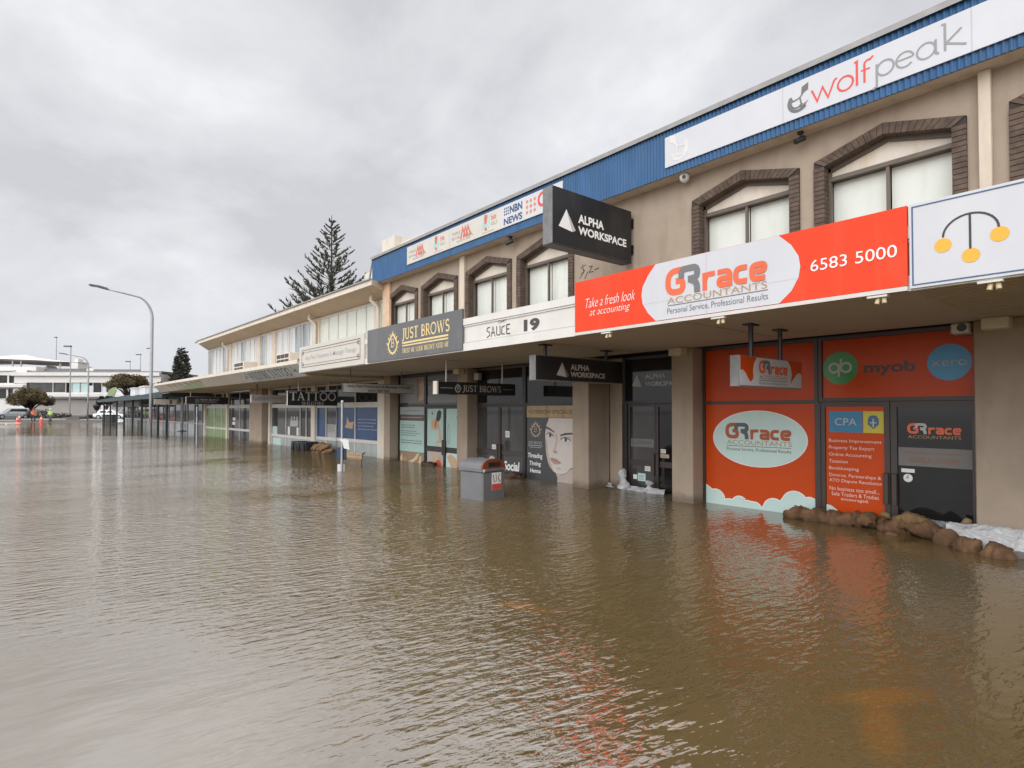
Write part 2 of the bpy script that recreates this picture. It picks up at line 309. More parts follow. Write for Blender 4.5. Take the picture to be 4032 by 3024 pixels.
def text_mesh(st, bold, shear):
    k = (st, bold, shear)
    if k not in TXT:
        c = bpy.data.curves.new('t', 'FONT'); c.body = st; c.offset = bold; c.shear = shear; c.resolution_u = 4
        o = bpy.data.objects.new('t', c); m = o.to_mesh()
        TXT[k] = ([tuple(v.co) for v in m.vertices], [tuple(p.vertices) for p in m.polygons]); o.to_mesh_clear()
        bpy.data.objects.remove(o); bpy.data.curves.remove(c)
    return TXT[k]
def arc(cx_, cy_, r, a0, a1, n=10, ry=None):
    ry = r if ry is None else ry
    return [(cx_+r*math.cos(R_(a0+(a1-a0)*i/n)), cy_+ry*math.sin(R_(a0+(a1-a0)*i/n))) for i in range(n+1)]
def rpoly(pts, r, n=4):
    """open polyline with rounded corners"""
    P = [Vector(p) for p in pts]; o_ = [tuple(P[0])]
    for i in range(1, len(P)-1):
        d1 = P[i-1]-P[i]; d2 = P[i+1]-P[i]; rr = min(r, d1.length*0.49, d2.length*0.49); a = P[i]+d1.normalized()*rr; b = P[i]+d2.normalized()*rr
        for k in range(n+1):
            t = k/n; q = a*(1-t)**2+P[i]*2*t*(1-t)+b*t*t; o_.append(tuple(q))
    o_.append(tuple(P[-1])); return o_
def strokes(mb, fr, sts, box, size, w_, lay):
    """strokes in a unit box (width size[0], height size[1]) mapped onto box = a0,a1,b0,b1"""
    sa = (box[1]-box[0])/size[0]; sb = (box[3]-box[2])/size[1]
    for i, st in enumerate(sts):
        pts, ww = (st, w_) if not (isinstance(st, tuple) and isinstance(st[0], list)) else st
        mb.ribbon(fr, [(box[0]+x*sa, box[2]+y*sb) for x, y in pts], ww*min(sa, sb), lay+0.45*i)
# serif capitals: (stroke, thick?) lists on a unit-high letter, plus advance
TK, TN = 0.155, 0.062
SERIF = {
 'J': (0.40, [(rpoly([(.25, 1), (.25, .02), (.02, -.14)], .2), TK), ([(.08, .975), (.42, .975)], .05)]),
 'U': (0.80, [(rpoly([(.17, 1), (.17, .03), (.62, .03), (.62, 1)], .28, 6), TN*1.6), ([(.17, 1), (.17, .25)], TK), ([(.02, .975), (.33, .975)], .05), ([(.5, .975), (.74, .975)], .05)]),
 'S': (0.60, [(arc(.29, .73, .20, 30, 270, 10, .23)+arc(.29, .27, .22, 90, -150, 10, .23), .125)]),
 'T': (0.74, [([(.36, 1), (.36, 0)], TK), ([(.03, .965), (.69, .965)], .07), ([(.055, 1), (.055, .80)], .05), ([(.665, 1), (.665, .80)], .05), ([(.2, .025), (.52, .025)], .05)]),
 'B': (0.66, [([(.17, 1), (.17, 0)], TK), (rpoly([(.1, .965), (.5, .965), (.5, .53), (.17, .53)], .22, 6), .09), (rpoly([(.17, .5), (.56, .5), (.56, .035), (.1, .035)], .24, 6), .10), ([(.03, .975), (.2, .975)], .05), ([(.03, .025), (.2, .025)], .05)]),
 'R': (0.72, [([(.17, 1), (.17, 0)], TK), (rpoly([(.1, .965), (.52, .965), (.52, .48), (.17, .48)], .24, 6), .09), ([(.34, .48), (.66, 0)], .13), ([(.03, .975), (.2, .975)], .05), ([(.03, .025), (.33, .025)], .05), ([(.58, .025), (.74, .025)], .05)]),
 'O': (0.88, [(arc(.43, .5, .36, 0, 360, 24, .47), .11)]),
 'W': (1.16, [([(.12, 1), (.36, 0)], .13), ([(.36, 0), (.57, 1)], .06), ([(.53, 1), (.78, 0)], .13), ([(.78, 0), (1.0, 1)], .06), ([(.02, .975), (.24, .975)], .05), ([(.44, .975), (.66, .975)], .05), ([(.9, .975), (1.12, .975)], .05)]),
 'A': (0.80, [([(.12, 0), (.38, 1)], .06), ([(.36, 1), (.66, 0)], .14), ([(.22, .33), (.54, .33)], .05), ([(.02, .025), (.24, .025)], .05), ([(.53, .025), (.79, .025)], .05)]),
 'I': (0.38, [([(.19, 1), (.19, 0)], TK), ([(.04, .975), (.34, .975)], .05), ([(.04, .025), (.34, .025)], .05)]),
 'L': (0.62, [([(.19, 1), (.19, 0)], TK), ([(.04, .975), (.34, .975)], .05), ([(.04, .03), (.58, .03)], .06), ([(.565, 0), (.565, .2)], .05)]),
 'D': (0.80, [([(.17, 1), (.17, 0)], TK), (rpoly([(.04, .965), (.66, .965), (.68, .035), (.04, .035)], .42, 8), .085)]),
 'F': (0.60, [([(.19, 1), (.19, 0)], TK), ([(.04, .97), (.56, .97)], .06), ([(.54, 1), (.54, .8)], .05), ([(.19, .52), (.44, .52)], .06), ([(.04, .025), (.36, .025)], .05)]),
 'E': (0.64, [([(.19, 1), (.19, 0)], TK), ([(.04, .97), (.56, .97)], .06), ([(.54, 1), (.54, .8)], .05), ([(.19, .52), (.44, .52)], .06), ([(.04, .03), (.58, .03)], .06), ([(.56, 0), (.56, .2)], .05)]),
 'M': (1.00, [([(.15, 0), (.17, 1)], .06), ([(.17, 1), (.48, .05)], .13), ([(.48, .05), (.8, 1)], .06), ([(.8, 1), (.82, 0)], TK), ([(.04, .025), (.27, .025)], .05), ([(.7, .025), (.95, .025)], .05)]),
 'Y': (0.76, [([(.1, 1), (.38, .48)], .13), ([(.38, .48), (.64, 1)], .06), ([(.38, .48), (.38, 0)], TK), ([(.24, .025), (.52, .025)], .05)]),
 'N': (0.84, [([(.17, 0), (.17, 1)], .06), ([(.15, 1), (.66, 0)], .13), ([(.66, 0), (.66, 1)], .06), ([(.04, .025), (.3, .025)], .05), ([(.54, .975), (.8, .975)], .05)]),
 '"': (0.26, [([(.07, 1), (.09, .75)], .06), ([(.18, 1), (.17, .75)], .06)]), ' ': (0.36, []) }
def serif(mb, fr, st, a0, a1, b0, b1, lay=1, fat=1.0, bigfirst=1.0):
    tot = sum(SERIF[c][0] for c in st); sa = (a1-a0)/tot; sb = b1-b0; x = a0
    for c in st:
        adv, ss = SERIF[c]
        for i, (pts, ww) in enumerate(ss):
            mb.ribbon(fr, [(x+px*sa, b0+py*sb) for px, py in pts], ww*fat*min(sa, sb), lay+0.15*i)
        x += adv*sa
def lines(mb, fr, a0, a1, b0, b1, rows, lay=1, seed=1):
    """rows of print too small to read, as dashes of word length"""
    rg = random.Random(seed); h = (b1-b0)/rows
    for i in range(rows):
        x = a0; b = b1-(i+0.5)*h; end = a1-(a1-a0)*rg.uniform(0, 0.25)
        while x < end-0.01:
            l_ = min((a1-a0)*rg.uniform(0.06, 0.16), end-x); mb.rect(fr, x, x+l_, b-h*0.17, b+h*0.17, lay); x += l_+(a1-a0)*0.018
# ------------------------------------------------------------------ ground and flood water
FAR = Matrix.Rotation(FARROT, 4, 'Z')
def struct(o, name): o['kind'] = 'structure'; return o
def far_sheet(name, knots, xs, mat):
    mb = MB(); n = len(knots)
    for x in xs:
        for y, z in knots: mb.v.append((x, y, z))
    for i in range(len(xs)-1):
        for j in range(n-1): mb.f.append((i*n+j, (i+1)*n+j, (i+1)*n+j+1, i*n+j+1))
    o = mb.build(name, mat); o.rotation_euler = (0, 0, FARROT); o['kind'] = 'structure'; return o
far_sheet('ground', [(-120, -0.42), (60, -0.42), (76, -0.10), (80, 0.0), (83, 0.16), (92, 0.36), (106, 0.62), (125, 0.75), (900, 0.75)], [-900, -300, -140, -110, -90, -75, -60, -30, 60, 200, 900], asphalt)

def water_material():
    m = bpy.data.materials.new('muddy_flood_water'); m.use_nodes = True; t = m.node_tree; nn = t.nodes; ll = t.links
    b = nn['Principled BSDF']; b.inputs['Roughness'].default_value = 0.03; b.inputs['IOR'].default_value = 2.95; b.inputs['Specular IOR Level'].default_value = 0.9
    co = nn.new('ShaderNodeTexCoord')
    def mth(op, a, b_=None):
        n = nn.new('ShaderNodeMath'); n.operation = op
        for i, v in enumerate((a, b_)):
            if v is None: continue
            if isinstance(v, (int, float)): n.inputs[i].default_value = v
            else: ll.new(v, n.inputs[i])
        return n.outputs[0]
    def nz(sc, detail, loc=(0, 0, 0), rot=0.0, dist=0.0, rough=0.5):
        ma = nn.new('ShaderNodeMapping'); ma.inputs['Rotation'].default_value = (0, 0, rot); ll.new(co.outputs['Object'], ma.inputs[0])
        mp = nn.new('ShaderNodeMapping'); mp.inputs['Scale'].default_value = sc; mp.inputs['Location'].default_value = loc; ll.new(ma.outputs[0], mp.inputs[0]); n = nn.new('ShaderNodeTexNoise'); n.inputs['Scale'].default_value = 1.0; n.inputs['Detail'].default_value = detail
        n.inputs['Roughness'].default_value = rough; n.inputs['Distortion'].default_value = dist; ll.new(mp.outputs[0], n.inputs[0]); return n.outputs[0]
    def rng(v, a, b_, c, d):
        n = nn.new('ShaderNodeMapRange'); n.interpolation_type = 'SMOOTHSTEP'; ll.new(v, n.inputs[0])
        for i, q in enumerate((a, b_, c, d)): n.inputs[i+1].default_value = q
        return n.outputs[0]
    silt = nz((0.35, 0.35, 1), 4, (4, 2, 0)); rp = nn.new('ShaderNodeValToRGB'); ll.new(silt, rp.inputs[0])
    rp.color_ramp.elements[0].position = 0.35; rp.color_ramp.elements[0].color = (0.132, 0.092, 0.037, 1); rp.color_ramp.elements[1].position = 0.68; rp.color_ramp.elements[1].color = (0.158, 0.112, 0.048, 1)
    cur = rp.outputs[0]
    for cx_, cy_, rx, ry, an in ((2.25, 3.62, .42, .14, 0.12), (2.04, 3.27, .14, .48, -0.52), (.15, 5.20, .32, .13, -0.5), (.02, 5.33, .22, .10, .2)):   # yellow road paint tinting the shallow silt
        mp = nn.new('ShaderNodeMapping'); mp.vector_type = 'TEXTURE'; mp.inputs['Location'].default_value = (cx_, cy_, 0); mp.inputs['Rotation'].default_value = (0, 0, an); mp.inputs['Scale'].default_value = (rx, ry, 1); ll.new(co.outputs['Object'], mp.inputs[0])
        ln = nn.new('ShaderNodeVectorMath'); ln.operation = 'LENGTH'; ll.new(mp.outputs[0], ln.inputs[0])
        mx_ = nn.new('ShaderNodeMix'); mx_.data_type = 'RGBA'; ll.new(rng(ln.outputs['Value'], 0.25, 1.1, 0.38, 0.0), mx_.inputs[0]); ll.new(cur, mx_.inputs[6]); mx_.inputs[7].default_value = (0.33, 0.145, 0.030, 1); cur = mx_.outputs[2]
    ll.new(cur, b.inputs['Base Color'])
    # wind ripples: long crests across the street, then rounder little waves, then a slow swell; the far end lies in shelter
    sp = nn.new('ShaderNodeSeparateXYZ'); ll.new(co.outputs['Object'], sp.inputs[0])
    shelter = mth('MULTIPLY', rng(sp.outputs[1], 37.5, 40.0, 1.0, 0.04), rng(sp.outputs[1], 5.0, 18.0, 1.0, 3.4))
    lee = rng(mth('ADD', sp.outputs[0], mth('MULTIPLY', mth('SUBTRACT', sp.outputs[1], 4.0), 0.30)), 0.2, 2.4, 1.0, 0.55)
    shelter = mth('MULTIPLY', shelter, mth('MAXIMUM', lee, rng(sp.outputs[1], 6.0, 13.0, 0.0, 0.8)))
    gust = rng(nz((0.22, 0.16, 1), 2, (1.3, 6.1, 0), 0.5), 0.36, 0.58, 0.25, 1.2)
    gust2 = rng(nz((0.5, 0.35, 1), 2, (7.7, 3.1, 0), 0.3), 0.38, 0.60, 0.18, 1.2)
    rip = nz((4.6, 13.0, 1), 2.5, (0, 0, 0), R_(-34), 0.25); rip2 = nz((8.0, 21.0, 1), 2, (3, 8, 0), R_(-22), 0.3)
    cell = nz((9.0, 13.0, 1), 2, (5, 1, 0), R_(-55), 0.4); swell = nz((0.9, 1.9, 1), 2, (2, 2, 0), R_(-42), 0.2)
    h = mth('ADD', mth('MULTIPLY', mth('MULTIPLY', rip, gust), 0.0245), mth('MULTIPLY', mth('MULTIPLY', rip2, gust2), 0.0090))
    h = mth('ADD', h, mth('MULTIPLY', mth('MULTIPLY', cell, gust2), 0.0110))
    ds = nn.new('ShaderNodeVectorMath'); ds.operation = 'DISTANCE'; ll.new(co.outputs['Object'], ds.inputs[0]); ds.inputs[1].default_value = (-3.0, 2.7, 0)
    h = mth('MULTIPLY', h, rng(ds.outputs['Value'], 0.9, 3.4, 0.07, 1.0))
    h = mth('ADD', mth('MULTIPLY', h, shelter), mth('MULTIPLY', mth('MULTIPLY', swell, rng(sp.outputs[1], 36, 42, 1.0, 0.15)), 0.018))
    bp = nn.new('ShaderNodeBump'); bp.inputs['Strength'].default_value = 1.0; bp.inputs['Distance'].default_value = 1.0; ll.new(h, bp.inputs['Height']); ll.new(bp.outputs[0], b.inputs['Normal'])
    return m
far_sheet('water', [(-120, 0), (84, 0)], [-300, 300], water_material())
# ------------------------------------------------------------------ the near building: upper floor under a blue roof edge, awning, five bays of shops
YP, YW, YG, YA = 9.63, 9.72, 10.0, 6.65
XL, XR = -18.85, 6.8
B1 = thing('shop_building', 'two-storey beige shop building with a blue corrugated roof edge and brick-framed gabled windows', 'building', (-9, YW, 0))
WZ0, WZS, WZA, WTOP = 4.38, 5.74, 6.02, 6.247
WINS = [(-18.69, -16.62), (-16.39, -14.31), (-13.89, -11.80), (-11.58, -9.52), (-6.365, -4.345), (-4.115, -2.12), (-1.68, 0.35), (0.60, 2.6), (3.0, 5.0)]
mb = MB(); fr = front(YW); prev = XL
TH = 0.18
for x0, x1 in WINS:
    xm = (x0+x1)/2
    mb.prism([(prev, 3.5), (x0, 3.5), (x0, WTOP), (prev, WTOP)], -TH, 0, fr)
    mb.prism([(x0, 3.5), (x1, 3.5), (x1, WZ0), (x0, WZ0)], -TH, 0, fr)
    mb.prism([(x0, WZS), (xm, WZA), (xm, WTOP), (x0, WTOP)], -TH, 0, fr); mb.prism([(xm, WZA), (x1, WZS), (x1, WTOP), (xm, WTOP)], -TH, 0, fr)
    prev = x1
mb.prism([(prev, 3.5), (XR, 3.5), (XR, WTOP), (prev, WTOP)], -TH, 0, fr)
mb.build('wall', beige, B1)
MB().box(XL, XR, 11.2, 11.3, 3.5, 6.2).box(XL, XL+.12, 9.9, 16, -.4, 6.9).build('rear_wall', beige, B1)
for x0, x1, m in ((-18.95, -18.45, peach), (-14.12, -13.88, cream), (-1.985, -1.85, cream), (2.72, 2.86, cream)):
    MB().cbox(x0, x1, YP, YW-.002, 3.5, WTOP-.002, .008).build('pilaster', m, B1)
# roof edge: corrugated sheet, capping, soffit, raked end
YB = 9.37; ZB0, ZB1 = 6.247, 7.15
mb = MB(); pit = 0.076; n = int((XR+19.26)/pit*6); k0 = len(mb.v)
for i in range(n+1):
    x = -19.26+i*pit/6; y = YB+0.011*math.cos(2*math.pi*i/6)
    mb.v += [(x, y, ZB0), (x, y, ZB1)]
for i in range(n): mb.f.append((2*i, 2*i+2, 2*i+3, 2*i+1))
rf = mb.build('roof_fascia', blue_m, B1)
MB().box(-19.28, XR, YB-.05, YB+.10, ZB1, ZB1+.055).box(-19.28, XR, YB-.055, YB-.05, ZB1-.03, ZB1+.06).build('capping', gutter_m, rf)
MB().box(-19.26, XR, YB+.03, YW+.05, ZB0-.0, ZB0+.03).build('soffit', soffit_l, B1)
MB().box(-19.26, XR, YB+.12, 18, ZB1-.25, ZB1-.2).build('roof', gutter_m, B1)
e_ = MB(); ef = front(YB); e_.prism([(-19.26, ZB1+.05), (-19.26, ZB1-.03), (-19.58, ZB0-.02), (-19.66, ZB0-.02)], -.12, 0, ef).prism([(-19.58, ZB0-.02), (-19.27, ZB0-.02), (-19.27, ZB0+.05), (-19.56, ZB0+.05)], -.1, -.01, ef)
e_.build('end_flashing', gutter_m, rf)
MB().prism([(-19.30, ZB1-.15), (-19.30, ZB0+.06), (-19.53, ZB0+.06)], -.08, -.04, ef).build('end_panel', white_p, rf)
MB().box(-23.7, -22.5, 12, 13.4, 8.0, 9.3).box(-22.5, -20.4, 12.2, 13.2, 8.3, 8.95).build('roof_plant_room', cream_lt, B1)
MB().box(-25, -19.0, 11.8, 16, 6.6, 8.02).build('roof_upstand', cream_lt, B1)

def gable(x0, x1, z0, zs, za): return [(x0, z0), (x1, z0), (x1, zs), ((x0+x1)/2, za), (x0, zs)]
def hex_window(x0, x1):
    """brick surround brick by brick, reveal lining, aluminium frame, two frosted lights and a stained board in the gable"""
    xm = (x0+x1)/2; bw = 0.165; F = front(YW)
    w_ = MB(); P_ = 0.045
    rg = random.Random(int(x0*100))
    mo = MB()
    # mortar backing ring
    il, ir = x0+bw, x1-bw; sl = (WZA-WZS)/(xm-x0); izs = WZS-bw*0.92+sl*bw; iza = WZA-bw*1.02
    for a, b in (((x0+.004, WZ0), (il-.004, WZ0)), ((ir+.004, WZ0), (x1-.004, WZ0))):
        mo.prism([(a[0], WZ0), (b[0], WZ0), (b[0], izs), (a[0], izs if a[0] > xm else WZS-.01)] if a[0] < xm else [(a[0], WZ0), (b[0], WZ0), (b[0], WZS-.01), (a[0], izs)], -.205, P_-.012, F)
    for s in (-1, 1):
        xo, xi = (x0, il) if s < 0 else (x1, ir)
        mo.prism([(xo, WZS), (xi, izs), (xm, iza+.004), (xm, WZA-.004)], -.205, P_-.014, F)
    nb = 17; h = (izs-WZ0)/nb
    for i in range(nb):
        z = WZ0+i*h; j = rg.uniform(-.003, .003)
        for a, b in ((x0, il), (ir, x1)): w_.prism([(a, z+.005), (b, z+.005), (b, z+h-.005), (a, z+h-.005)], -.20, P_+j, F)
    nb = 11
    for s in (-1, 1):
        xo, xi = (x0, il) if s < 0 else (x1, ir)
        for i in range(nb):
            t0, t1 = i/nb+.004, (i+1)/nb-.004; j = rg.uniform(-.003, .003)
            lo = lambda t: (xi+(xm-xi)*t, izs+(iza-izs)*t); up = lambda t: (xo+(xm-xo)*t, WZS+(WZA-WZS)*t)
            w_.prism([lo(t0), lo(t1), up(t1), up(t0)], -.20, P_+.002+j, F)
    f_ = MB(); Y0, Y1 = -.185, -.125; t = .038; tz = 5.42      # transom height
    f_.prism([(il, WZ0), (il+t, WZ0), (il+t, izs), (il, izs)], Y0, Y1, F).prism([(ir-t, WZ0), (ir, WZ0), (ir, izs), (ir-t, izs)], Y0, Y1, F)
    f_.prism([(il+t, WZ0), (ir-t, WZ0), (ir-t, WZ0+.06), (il+t, WZ0+.06)], Y0, Y1+.02, F)
    f_.prism([(il+t, tz), (ir-t, tz), (ir-t, tz+.065), (il+t, tz+.065)], Y0, Y1+.01, F)
    f_.prism([(xm-.022, WZ0+.06), (xm+.022, WZ0+.06), (xm+.022, tz), (xm-.022, tz)], Y0, Y1-.01, F)
    for s in (-1, 1):
        xi = il if s < 0 else ir
        f_.prism([(xi, izs), (xi, izs-.07), (xm, iza-.06), (xm, iza)], Y0, Y1, F)
    ln = MB()                                                  # dark lining between frame and the set-back lights
    ln.prism([(il, WZ0), (il+.02, WZ0), (il+.02, tz), (il, tz)], -.30, -.19, F).prism([(ir-.02, WZ0), (ir, WZ0), (ir, tz), (ir-.02, tz)], -.30, -.19, F)
    ln.prism([(il, tz), (ir, tz), (ir, tz+.03), (il, tz+.03)], -.30, -.19, F).prism([(il, WZ0), (ir, WZ0), (ir, WZ0+.02), (il, WZ0+.02)], -.30, -.19, F)
    g_ = MB()
    for a, b in ((il+.02, xm-.012), (xm+.012, ir-.02)): g_.prism([(a, WZ0+.02), (b, WZ0+.02), (b, tz), (a, tz)], -.29, -.275, F)
    gb = MB().prism([(il+t, tz+.07), (ir-t, tz+.07), (ir-t, izs-.02), (xm, iza-.03), (il+t, izs-.02)], -.19, -.175, F)
    wn = f_.build('window', bronze_m, B1)
    w_.build('brick_surround', brick_m, wn); mo.build('mortar', mortar_m, wn); ln.build('lining', brown_frame, wn)
    g_.build('pane', film_m, wn); gb.build('gable_panel', gable_m, wn)
for x0, x1 in WINS[:8]: hex_window(x0, x1)

# awning over the footpath
XA0 = -18.72
ZS = 2.95
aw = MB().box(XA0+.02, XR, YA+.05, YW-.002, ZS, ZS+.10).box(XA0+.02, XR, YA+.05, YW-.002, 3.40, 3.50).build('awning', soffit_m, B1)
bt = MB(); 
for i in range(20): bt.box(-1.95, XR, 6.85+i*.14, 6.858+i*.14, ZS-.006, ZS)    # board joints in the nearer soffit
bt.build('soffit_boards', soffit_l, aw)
for x in (-16.5, -11.8, -7.6, -4.6): MB().box(x, x+.03, 6.8, 9.6, ZS-.006, ZS).build('soffit_strip', soffit_l, aw)
fs = MB()
fs.box(XA0, XR, YA, YA+.045, 2.93, 3.56)
fs.box(XA0, XR, YA-.035, YA-.002, 3.44, 3.565).box(XA0, XR, YA-.030, YA-.002, 2.925, 3.075)
fs.box(XA0, XR, YA-.018, YA-.002, 3.405, 3.438)
fs.box(XA0-.03, XA0, YA-.03, 9.5, 2.93, 3.56)
fa = fs.build('awning_fascia', white_p, aw)
MB().box(XA0, XR, YA-.012, YA-.003, 3.078, 3.10).build('fascia_groove', txt_lg, aw)
# pillars with a small light box on each
PIL = [(-18.80, -18.36), (-14.22, -13.70), (-9.50, -9.00), (-6.80, -6.33), (-2.07, -1.52), (2.6, 3.1)]
for i, (x0, x1) in enumerate(PIL):
    back = 10.35 if i in (2, 3) else 10.06
    p = MB().cbox(x0, x1, YP, back, -.42, ZS-.002, .012).build('pillar', beige, B1)
    if i in (1, 3, 4): MB().cbox((x0+x1)/2-.15, (x0+x1)/2+.13, YP-.22, YP-.003, ZS-.15, ZS-.004, .01).build('light_box', cream_lt, p)
# painted return of the recessed office entrance
MB().box(-9.0+.002, -8.64, 10.36, 10.60, -.42, ZS-.004).build('entrance_return', beige, B1)

def frame_rect(mb, x0, x1, z0, z1, t, Y, d=.06):
    mb.box(x0, x0+t, Y-d/2, Y+d/2, z0, z1).box(x1-t, x1, Y-d/2, Y+d/2, z0, z1).box(x0+t, x1-t, Y-d/2, Y+d/2, z1-t, z1).box(x0+t, x1-t, Y-d/2, Y+d/2, z0, z0+t)
def pane(x0, x1, z0, z1, Y): return MB().box(x0, x1, Y-.005, Y+.005, z0, z1)
def door(x0, x1, z0, z1, Y, fm, gm, parent, rail=None, t=.055, hside=1, handle=brown_frame):
    f_ = MB(); frame_rect(f_, x0, x1, z0, z1, t, Y)
    if rail: f_.box(x0+t, x1-t, Y-.028, Y+.028, rail[0], rail[1])
    d = f_.build('door', fm, parent)
    pane(x0+t, x1-t, z0+t, z1-t, Y).build('pane', gm, d)
    hx = x1-.05 if hside > 0 else x0+.05
    MB().cbox(hx-.035, hx+.035, Y-.075, Y-.032, .35, .82, .008).build('handle', handle, d)
    return d
# bay 1, massage shop: fixed light left, double door right
def shop_window(x0, x1, z0, z1, Y, fm, gm, t=.06, splits=(), rails=(), parent=None):
    f_ = MB(); frame_rect(f_, x0, x1, z0, z1, t, Y, .08)
    xs = [x0+t]+list(splits)+[x1-t]
    for s in splits: f_.box(s-t/2, s+t/2, Y-.04, Y+.04, z0+t, z1-t)
    for r_ in rails: f_.box(x0+t, x1-t, Y-.037, Y+.037, r_-t/2, r_+t/2)
    sw = f_.build('shop_window', fm, parent or B1); pane(x0+t, x1-t, z0+t, z1-t, Y).build('pane', gm, sw); return sw
shop_window(-18.36, -16.55, -.4, ZS, YG, black_frame, glass_md, rails=(1.915,))
shop_window(-16.55, -14.22, 1.88, ZS, YG, black_frame, glass_md)
door(-16.53, -15.42, -.4, 1.87, YG, black_frame, glass_dk, B1, (.44, .58)); door(-15.41, -14.23, -.4, 1.87, YG, black_frame, glass_dk, B1, (.44, .58), hside=-1)
# bay 2, brow studio
shop_window(-13.80, -11.60, 1.90, ZS, YG, brown_frame, glass_dk); shop_window(-11.59, -9.45, -.4, ZS, YG, black_frame, glass_dk, rails=(1.915,))
door(-13.78, -12.66, -.4, 1.89, YG, brown_frame, glass_md, B1, (.54, .66)); door(-12.65, -11.61, -.4, 1.89, YG, brown_frame, glass_md, B1, (.54, .66), hside=-1)
# bay 3, recessed office entrance
YAL = 10.42
shop_window(-8.63, -6.80, 1.90, ZS, YAL, black_frame, glass_dk)
MB().box(-8.635, -8.50, YAL-.06, YAL+.06, -.4, 1.90).build('door_post', black_frame, B1)
door(-8.49, -7.74, -.4, 1.89, YAL, brown_frame, glass_md, B1, (.54, .66)); door(-7.73, -6.82, -.4, 1.89, YAL, brown_frame, glass_dk, B1, (.54, .66), hside=-1)
# bay 4, accountants
shop_window(-6.33, -4.20, -.4, ZS, YG, brown_frame, glass_dk, .055, rails=(1.90,)); shop_window(-4.19, -2.07, 1.90, ZS, YG, brown_frame, glass_dk, .055)
door(-4.17, -3.17, -.4, 1.895, YG, brown_frame, glass_dk, B1, None, .075); door(-3.16, -2.09, -.4, 1.895, YG, brown_frame, glass_dk, B1, None, .085, hside=-1)
MB().box(-4.20, -4.165, YG-.045, YG+.045, -.4, 1.89).build('door_post', brown_frame, B1)
# bay 5 and the dark shop interiors behind the glass
shop_window(-1.5, 2.6, -.4, ZS, YG, brown_frame, glass_dk, .055, splits=(.5,))
MB().box(XL, XR, 10.9, 11.0, -.4, 3.4).build('inner_wall', brown_frame, B1)
# ------------------------------------------------------------------ the older cream building beside it (its own axis, turned 1.45 degrees)
RB = R_(1.45); OB = (-18.8, 10.0, 0)
B2 = thing('shop_building', 'long cream two-storey shop row with a band of curtained windows under a deep boxed eave', 'building', OB, RB)
WB = wm(B2)
def Lb(mb, name, mat, parent=None, **k): return mb.build(name, mat, parent or B2, local=True, **k)
def Lw(p): return tuple(WB @ Vector(p))
class FrL(Fr):
    def __init__(s, o, u, v, n):
        r = WB.to_3x3(); Fr.__init__(s, WB @ Vector(o), r @ Vector(u), r @ Vector(v), r @ Vector(n))
XE = -25.5
Lb(MB().box(XE, -.02, .05, .18, 3.35, 4.05).box(XE, -.02, .05, .18, 5.83, 6.0).box(XE, XE+.12, .05, 6, 3.3, 6.2).box(XE, -.02, 5.9, 6, -.4, 6.2), 'wall', cream)
# eave: boxed gutter beam, sloping soffit, roof
ev = MB(); n = 4
ev.add([(XE-.1, .02, 5.88), (-.1, .02, 5.88), (.0, -.85, 6.13), (XE+1.2, -.85, 6.13)], [(0, 1, 2, 3)])
ev.add([(XE-.1, .02, 5.88), (XE+1.2, -.85, 6.13), (XE+1.2, -.85, 6.30), (XE-.1, .02, 6.30)], [(0, 1, 2, 3)])
ev.add([(-.1, .02, 5.88), (.0, -.85, 6.13), (.0, -.85, 6.30), (-.1, .02, 6.30)], [(3, 2, 1, 0)])
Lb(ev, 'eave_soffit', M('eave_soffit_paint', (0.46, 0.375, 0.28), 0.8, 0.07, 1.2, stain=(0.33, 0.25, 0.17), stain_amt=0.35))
Lb(MB().box(XE+1.15, .0, -.90, -.852, 6.12, 6.30), 'eave_beam', cream_lt)
Lb(MB().box(XE+1.1, .0, -.96, -.82, 6.302, 6.345).box(XE-.1, -.02, -.82, 6, 6.302, 6.34), 'roof', gutter_m)
Lb(MB().box(XE+4, XE+5.6, .6, 1.6, 6.34, 6.6), 'roof_vent', gutter_m)
# first-floor window band: posts at the bay lines, panes between, curtained or reflecting
POST = [(-20.37, -19.97), (-14.92, -14.51), (-12.66, -12.13), (-7.10, -6.58), (-1.45, -1.2)]
BAYS = [(XE, -20.37, [-24.31, -23.44, -22.64, -21.89, -21.17], 'gcccgc'), (-19.97, -14.92, [-18.87, -18.09, -17.34, -16.44, -15.66], 'ccgccc'), (-14.51, -12.66, [-13.7], 'gc'),
        (-12.13, -7.10, [-11.24, -10.36, -9.52, -8.6, -7.84], 'ccctgc'), (-6.58, -1.45, [-5.69, -4.76, -3.92, -3.08, -2.24], 'pppppp'), (-1.2, -.05, [], 'p')]
for a, b in POST: Lb(MB().cbox(a, b, -.02, .12, 3.35, 5.86, .01), 'window_post', cream)
gm_ = {'g': glass_teal, 'c': glass_curt, 't': glass_teal, 'p': glass_pale}
for a, b, sp, kinds in BAYS:
    f_ = MB(); xs = [a]+sp+[b]
    f_.box(a, b, .03, .10, 4.05, 4.12).box(a, b, .03, .10, 5.76, 5.83)
    for x in sp: f_.box(x-.03, x+.03, .03, .10, 4.12, 5.76)
    f_.box(a, a+.04, .03, .10, 4.12, 5.76).box(b-.04, b, .03, .10, 4.12, 5.76)
    wn = Lb(f_, 'window', alu_w)
    for i in range(len(xs)-1): Lb(MB().box(xs[i]+.03, xs[i+1]-.03, .065, .075, 4.12, 5.76), 'pane', gm_[kinds[i]], wn)
for x in (-20.45, -6.85, -1.05):
    Lb(MB().tube([(x, .0, 6.02), (x-.02, -.12, 6.05), (x-.02, -.33, 5.98), (x, -.36, 5.80), (x+.05, -.14, 5.62), (x+.08, -.10, 5.5), (x+.08, -.10, 3.45)], .065, 10), 'downpipe', cream_lt, smooth=True)
